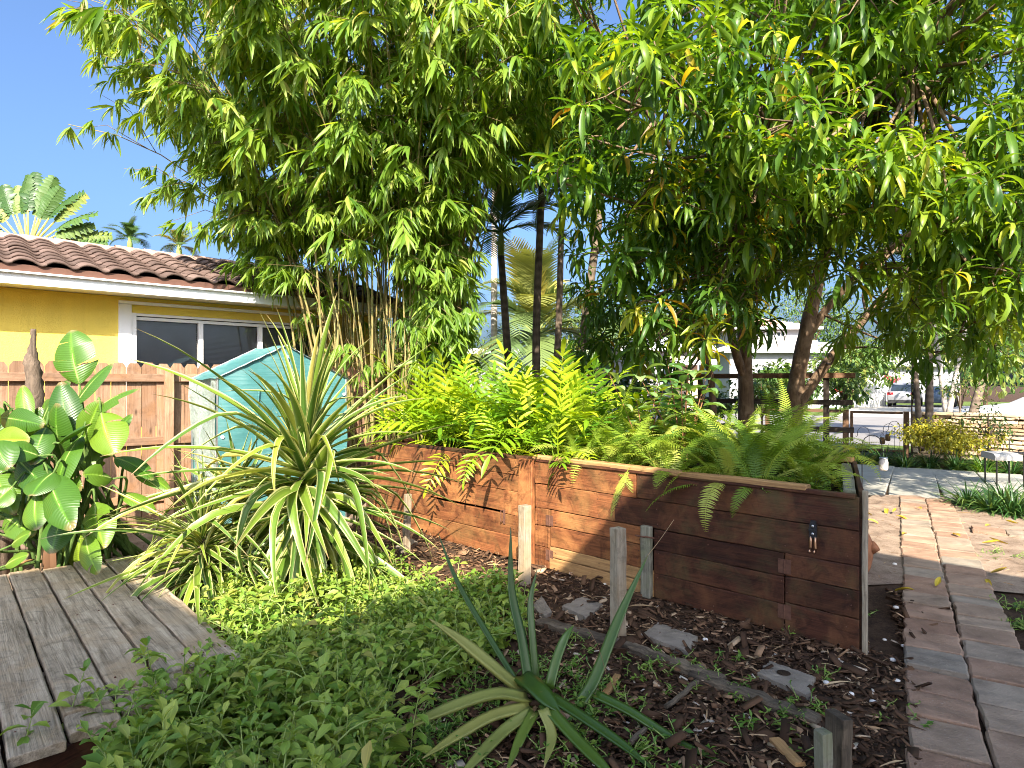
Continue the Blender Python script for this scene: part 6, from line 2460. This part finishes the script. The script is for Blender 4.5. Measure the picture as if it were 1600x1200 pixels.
def ground_cover():
    g = np.random.default_rng(71)
    pts = scatter(GCOVER, 2250, g)
    pn = np.sin(pts[:, 0] * 5.1 + 1.3) * np.sin(pts[:, 1] * 4.3 + .4) + .6 * np.sin(pts[:, 0] * 11 - pts[:, 1] * 9) + g.normal(0, .35, len(pts))
    pts = pts[pn > -.55]
    st = Q()
    PP, DD, SS, RR = [], [], [], []
    for x, y in pts:
        near = np.clip((3.6 - y) / 1.2, 0, 1)
        h = g.uniform(.10, .27 + .06 * near)
        sprig(g, x, y, h, g.uniform(.02, .14), int(g.integers(4, 8)), g.choice([.038, .05, .062, .075, .09]) * g.uniform(.85, 1.15) * (1 + .12 * near), st, PP, DD, SS, RR, g.uniform(.1, .9))
    for x, y in scatter(GCOVER, 170, g):
        az = g.uniform(-.6, 3.7)
        L = g.uniform(.18, .42)
        b = np.array([x, y, g.uniform(.03, .12)])
        e = b + np.array([math.cos(az) * L, math.sin(az) * L * .6, g.uniform(.06, .22)])
        st.tube(curve_pts([b, (b + e) / 2 + np.array([0, 0, g.uniform(.0, .08)]), e], 4), list(np.linspace(.0042, .0022, 9)), 5)
        for k in range(3):
            for s_ in (0, 1):
                a = g.uniform(0, 6.28)
                PP.append(e - (e - b) * .08 * k); DD.append((math.cos(a), math.sin(a), .35)); SS.append(g.uniform(.05, .085)); RR.append(g.uniform(.2, .95))
    root = thing('ground_cover', (-.8, 3.2, 0), 'dense bright green leafy ground cover spreading before the deck', 'plant')
    tag(root, kind='stuff')
    tag(st.build('stems', 'green_stem', root), kind='stuff')
    M = frames(np.array(PP), np.array(DD), (0, 0, 1), np.array(SS), g.normal(0, .3, len(PP)))
    kk = g.integers(0, 3, len(PP))
    rr = np.clip(np.array(RR), 0, .97)
    q = Q()
    for k in range(3):
        q.inst(GC_T[k], M[kk == k], rr[kk == k])
    tag(q.build('leaves', 'ground_cover_leaf', root), kind='stuff')
    # taller sprigs in front, each one a plant
    mes = [[Q().add(V, F, L + np.array([0, 0, r])).mesh('leaf', 'ground_cover_leaf', True) for r in (0, .3, .6)] for V, F, L in GC_T]
    spots = [((95, 1190), 'leafy sprig at the lower left in front of the deck boards'), ((178, 1180), 'leafy sprig against the deck end, lower left'), ((245, 1130), 'tall sprig rising before the cut deck planks'), ((285, 1115), 'upright sprig at the right corner of the deck'), ((330, 1120), 'sprig leaning out of the ground cover below the deck corner'), ((410, 1160), 'sprig in the front of the ground cover, left of centre'), ((520, 1150), 'long stemmed sprig in the middle foreground'), ((610, 1120), 'broad leaved sprig left of the snake plant leaves'), ((455, 1060), 'sprig standing where sun meets shade'), ((640, 1195), 'low sprig at the bottom beneath the pale snake leaves'), ((30, 1230), 'sprig at the bottom left corner'), ((330, 985), 'sunlit sprig beside the deck edge'), ((480, 940), 'sunlit sprig in front of the tall striped plant'), ((575, 915), 'sunlit sprig right of the tall striped plant')]
    for (px, py), lab in spots:
        b = G(px, py)
        PP, DD, SS, RR = [], [], [], []
        st = Q()
        sprig(g, b.x, b.y, g.uniform(.26, .40), g.uniform(.04, .12), int(g.integers(6, 9)), g.uniform(.075, .10), st, PP, DD, SS, RR, g.uniform(.2, .8))
        r = thing('leafy_sprig', b, lab, 'plant', 'taller sprigs in the ground cover')
        st.build('stem', 'green_stem', r)
        M = frames(np.array(PP), np.array(DD), (0, 0, 1), np.array(SS), g.normal(0, .25, len(PP)))
        for m in M:
            ob('leaf', mes[int(g.integers(0, 3))][int(g.integers(0, 3))], r, m4(m))


ground_cover()


def weeds():
    g = np.random.default_rng(77)
    st = Q()
    PP, DD, SS, RR = [], [], [], []
    for (px, py, n, r) in [(700, 1130, 70, .22), (640, 1180, 60, .2), (750, 1090, 50, .2), (720, 1180, 40, .2), (880, 1075, 60, .28), (930, 1110, 45, .25), (870, 1140, 40, .25), (1060, 1060, 22, .22), (1120, 1075, 14, .2), (1250, 1115, 22, .13), (1200, 1150, 10, .18), (950, 1190, 26, .25), (1050, 1190, 18, .2), (1005, 1040, 16, .2), (1130, 1030, 6, .1), (1285, 1062, 6, .04), (1075, 915, 8, .05), (1110, 930, 6, .06), (900, 1010, 12, .15), (1240, 990, 4, .05), (840, 1050, 30, .2), (1350, 960, 8, .1), (1560, 870, 16, .2), (1590, 980, 22, .12), (1580, 950, 12, .1), (1400, 1120, 6, .1), (560, 900, 20, .3)]:
        c = G(px, py)
        for k in range(n):
            a, rr = g.uniform(0, 6.28), r * math.sqrt(g.random())
            sprig(g, c.x + math.cos(a) * rr, c.y + math.sin(a) * rr, g.uniform(.015, .07), g.uniform(.02, .08), int(g.integers(2, 5)), g.uniform(.026, .05), st, PP, DD, SS, RR, g.uniform(.1, .9))
    root = thing('weeds', (1, 3, 0), 'small bright green weeds sprouting through the mulch', 'plant')
    tag(root, kind='stuff')
    tag(st.build('stems', 'green_stem', root), kind='stuff')
    M = frames(np.array(PP), np.array(DD), (0, 0, 1), np.array(SS), g.normal(0, .3, len(PP)))
    T = leaf_t(1, .42, 2, .5, .2, 'ovate', 3)
    q = Q()
    q.inst(T, M, np.clip(np.array(RR), 0, 1))
    tag(q.build('leaves', 'weed_leaf', root), kind='stuff')
    # creeping plants in the right corner of the planter
    PP, DD, SS, RR = [], [], [], []
    st = Q()
    for k in range(150):
        b = PR + PA * g.uniform(.08, .8) + PE * g.uniform(.02, 1.0)
        n0 = len(PP)
        sprig(g, b.x, b.y, g.uniform(.03, .14), g.uniform(.02, .12), int(g.integers(3, 6)), g.uniform(.02, .045), st, PP, DD, SS, RR, g.uniform(.0, .6))
    root = thing('creeping_weeds', PR + PA * .3 + ZX * .87, 'creeping small leaved weeds in the right corner of the planter', 'plant')
    tag(root, kind='stuff')
    M = frames(np.array(PP) + np.array([0, 0, .865]), np.array(DD), (0, 0, 1), np.array(SS), g.normal(0, .3, len(PP)))
    q = Q()
    q.inst(T, M, np.clip(np.array(RR), 0, 1))
    tag(q.build('leaves', 'weed_leaf', root), kind='stuff')


weeds()

MULCH = [G(a, b).xy[:] for a, b in [(560, 812), (700, 828), (860, 875), (1040, 918), (1240, 985), (1340, 1005)]] + [(2.25, 3.6), (2.95, 4.9), (3.0, 4.3), (2.2, 3.4), (1.8, 2.75), (1.45, 2.2), (1.0, 1.45), (-1.1, 1.3), (-.85, 2.3), (-.5, 3.3), (-.8, 5.2), (-1.9, 5.6), (-1.9, 7.0)]


def mulch():
    g = np.random.default_rng(80)
    n = 33000
    pts = np.concatenate([scatter(MULCH, 28000, g), scatter([(2.2, 1.8), (2.75, 3.0), (3.9, 4.75), (4.4, 4.6), (8.5, 5.0), (7.0, 2.5)], 5000, g)])
    dens = np.clip((6.5 - pts[:, 1]) / 3.5, .25, 1)
    pts = pts[g.random(n) < dens]
    n = len(pts)
    z = np.array([max(0, hgt(x, y)) for x, y in pts]) + .004
    az = g.uniform(0, 6.28, n)
    el = g.normal(0, .28, n)
    D = np.stack([np.cos(az) * np.cos(el), np.sin(az) * np.cos(el), np.sin(el)], 1)
    L = np.exp(g.normal(math.log(.030), .55, n)).clip(.008, .12)
    bx = Q()
    a = np.array([[x, y, zz] for x in (-.11, .11) for y in (0, 1) for zz in (-.04, .05)])
    a[:, 0] += np.where(a[:, 1] > .5, .05, 0)
    F = np.array([[0, 1, 3, 2], [4, 6, 7, 5], [0, 4, 5, 1], [2, 3, 7, 6], [1, 5, 7, 3]])
    T = (a, F, np.zeros((8, 3)))
    M = frames(np.column_stack([pts, z + np.abs(np.sin(el)) * L * .3]), D, (0, 0, 1), L, g.normal(0, .4, n))
    M[:, :, 0] *= g.uniform(.7, 2.4, n)[:, None]
    r = np.clip(g.beta(1.6, 2.2, n) * .9 + .0, 0, .95)
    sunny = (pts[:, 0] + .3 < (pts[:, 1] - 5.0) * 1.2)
    r = np.where(sunny, np.clip(r + .30, 0, .96), r)  # chips of the sunlit strip lightened: sunlight put into their colour
    light = g.random(n) < .02
    r[light] = g.uniform(.95, .999, light.sum())
    q = Q().inst(T, M, r)
    m = tag(q.build('mulch', 'mulch_chip'), 'dark shredded bark mulch covering the bed before the planter', 'mulch', kind='stuff')
    # straw-like slivers and dry leaf blades
    n = 1500
    pts = scatter(MULCH, n, g)
    az = g.uniform(0, 6.28, n)
    D = np.stack([np.cos(az), np.sin(az), g.normal(.05, .12, n)], 1)
    T = leaf_t(1, .07, 4, .5, .3, 'bamboo', 3)
    M = frames(np.column_stack([pts, np.full(n, .014) + g.random(n) * .012]), D, (0, 0, 1), np.exp(g.normal(math.log(.085), .45, n)).clip(.03, .24), g.normal(0, .5, n))
    tag(Q().inst(T, M, g.uniform(.2, .95, n)).build('leaf_litter', 'litter'), 'pale dry bamboo leaves and straw strewn over the mulch', 'litter', kind='stuff')
    # litter elsewhere: beside the path, by the fence, under the ground cover
    polys = [[(2.9, 5.0), (9, 4.2), (9, 8.5), (6, 9), (4, 7.6)], [H(-1, 6, 0).xy[:], H(3, 6, 0).xy[:], H(4.2, 8, 0).xy[:], H(-1, 8, 0).xy[:]], [(-2.9, 4.6), (-1.2, 3.3), (-.3, 4.6), (-1.6, 5.8)]]
    q = Q()
    for pl, k in zip(polys, (900, 1100, 500)):
        pts = scatter(pl, k, g)
        az = g.uniform(0, 6.28, k)
        D = np.stack([np.cos(az), np.sin(az), g.normal(.05, .12, k)], 1)
        M = frames(np.column_stack([pts, np.full(k, .02)]), D, (0, 0, 1), np.exp(g.normal(math.log(.07), .45, k)).clip(.03, .2), g.normal(0, .5, k))
        q.inst(T, M, g.uniform(.15, .9, k))
    tag(q.build('scattered_litter', 'litter'), 'dry leaves scattered on bare earth beside path and fence', 'litter', kind='stuff')


mulch()


def small_pieces():
    g = np.random.default_rng(90)
    # fallen yellow leaves on the path and earth
    T = [leaf_t(.17, .045, 5, dr, .4, 'lance', 3, curl=.2) for dr in (.2, .7, -.5)]
    mes = [Q().add(V, F, L + np.array([0, 0, r])).mesh('blade', 'fallen_leaf', True) for V, F, L in T for r in (0, .5)]
    LY = [922, 916, 895, 905, 848, 812, 795, 800, 806, 822, 818, 838, 801, 796, 835, 850]
    for i, (px, py) in enumerate([(1428, 922), (1462, 916), (1548, 895), (1540, 905), (1535, 848), (1355, 812), (1385, 795), (1395, 800), (1400, 806), (1540, 822), (1590, 818), (1500, 838), (1345, 800), (1440, 795), (1410, 835), (1575, 850)]):
        p = G(px, py, .045)
        r = thing('fallen_leaf', p, '%s fallen yellow leaf counting from the nearest on path and earth' % ORD[sorted(range(16), key=lambda k: -LY[k]).index(i)], 'leaf', 'fallen yellow leaves')
        az = g.uniform(0, 6.28)
        M = frames([tuple(p)], [(math.cos(az), math.sin(az), .03)], (g.normal(0, .2), g.normal(0, .2), 1), [g.uniform(.7, 1.1)])[0]
        ob('blade', mes[int(g.integers(0, 6))], r, m4(M))
    # shells and pale pebbles
    SY = [897, 913, 905, 882, 950, 1032, 1010, 1065, 1085, 1000, 1067, 1001, 1018, 1098]
    SR = sorted(range(14), key=lambda k: -SY[k])
    for i, (px, py) in enumerate([(892, 897), (945, 913), (953, 905), (1398, 882), (1400, 950), (1395, 1032), (1412, 1010), (1402, 1065), (1330, 1085), (1102, 1000), (1291, 1067), (1382, 1000), (1352, 1018), (1364, 1098)]):
        p = G(px, py, .012)
        s_ = g.uniform(.010, .022)
        o = Q().lathe(tuple(p), [(s_ * .3, -.004), (s_, .0), (s_ * .9, s_ * .5), (s_ * .4, s_ * .75)], 9).build('shell_chip', 'shell_white', None, True)
        tag(o, '%s small white shell chip in the mulch counting from the nearest' % ORD[SR.index(i)], 'shell', 'white shell chips')
    # split wood and palm boot pieces
    for (a, b, w_, lab) in [((1210, 1155), (1250, 1195), .05, 'pale split wood chunk lying in front of the edging timber'), ((985, 1160), (1010, 1135), .02, 'curved dry husk beside the snake plant'), ((1040, 1105), (1090, 1065), .022, 'long grey dry stalk lying right of the snake plant'), ((945, 1085), (965, 1055), .035, 'tan dry bract standing in weeds right of the snake plant')]:
        A, B = G(*a, .03), G(*b, .035)
        q = bar_mesh((B - A).length, w_, .02, .004, 5, .0018)
        M = frame3(B - A).to_4x4()
        M.translation = (A + B) / 2
        o = ob('wood_piece', q.mesh('wood_piece', 'planter_trim' if w_ > .03 else 'timber_edge_wood'), None, M)
        tag(o, lab, 'wood')
    # curled brown palm sheath by the deck edge
    b = G(325, 985, .05)
    r = thing('dry_sheath', b, 'curled tan dry leaf sheath beside the deck edge', 'leaf')
    for k in range(4):
        T1 = leaf_t(.22, .07, 6, .8 + .3 * k, .6, 'strap', 3)
        M = frames([(b.x + .02 * k, b.y + .02 * k, .06)], [(.25 + .2 * k - .4, -.8, .2)], (0, -.2, 1), [1.0])[0]
        ob('blade', Q().add(*T1).mesh('blade', 'litter', True), r, m4(M))
    # twig on the deck
    p0, p1 = G(25, 886, .215), G(52, 874, .215)
    tag(Q().tube(curve_pts([p0, (p0 + p1) / 2 + ZX * .01, p1], 4), .012, 6, flat=.5).build('dry_twig', 'planter_trim', None, True), 'curled brown dry husk lying on the far deck end', 'twig')


small_pieces()
print('objects', len(bpy.data.objects), 'tris', sum(len(m.polygons) * 2 for m in bpy.data.meshes))
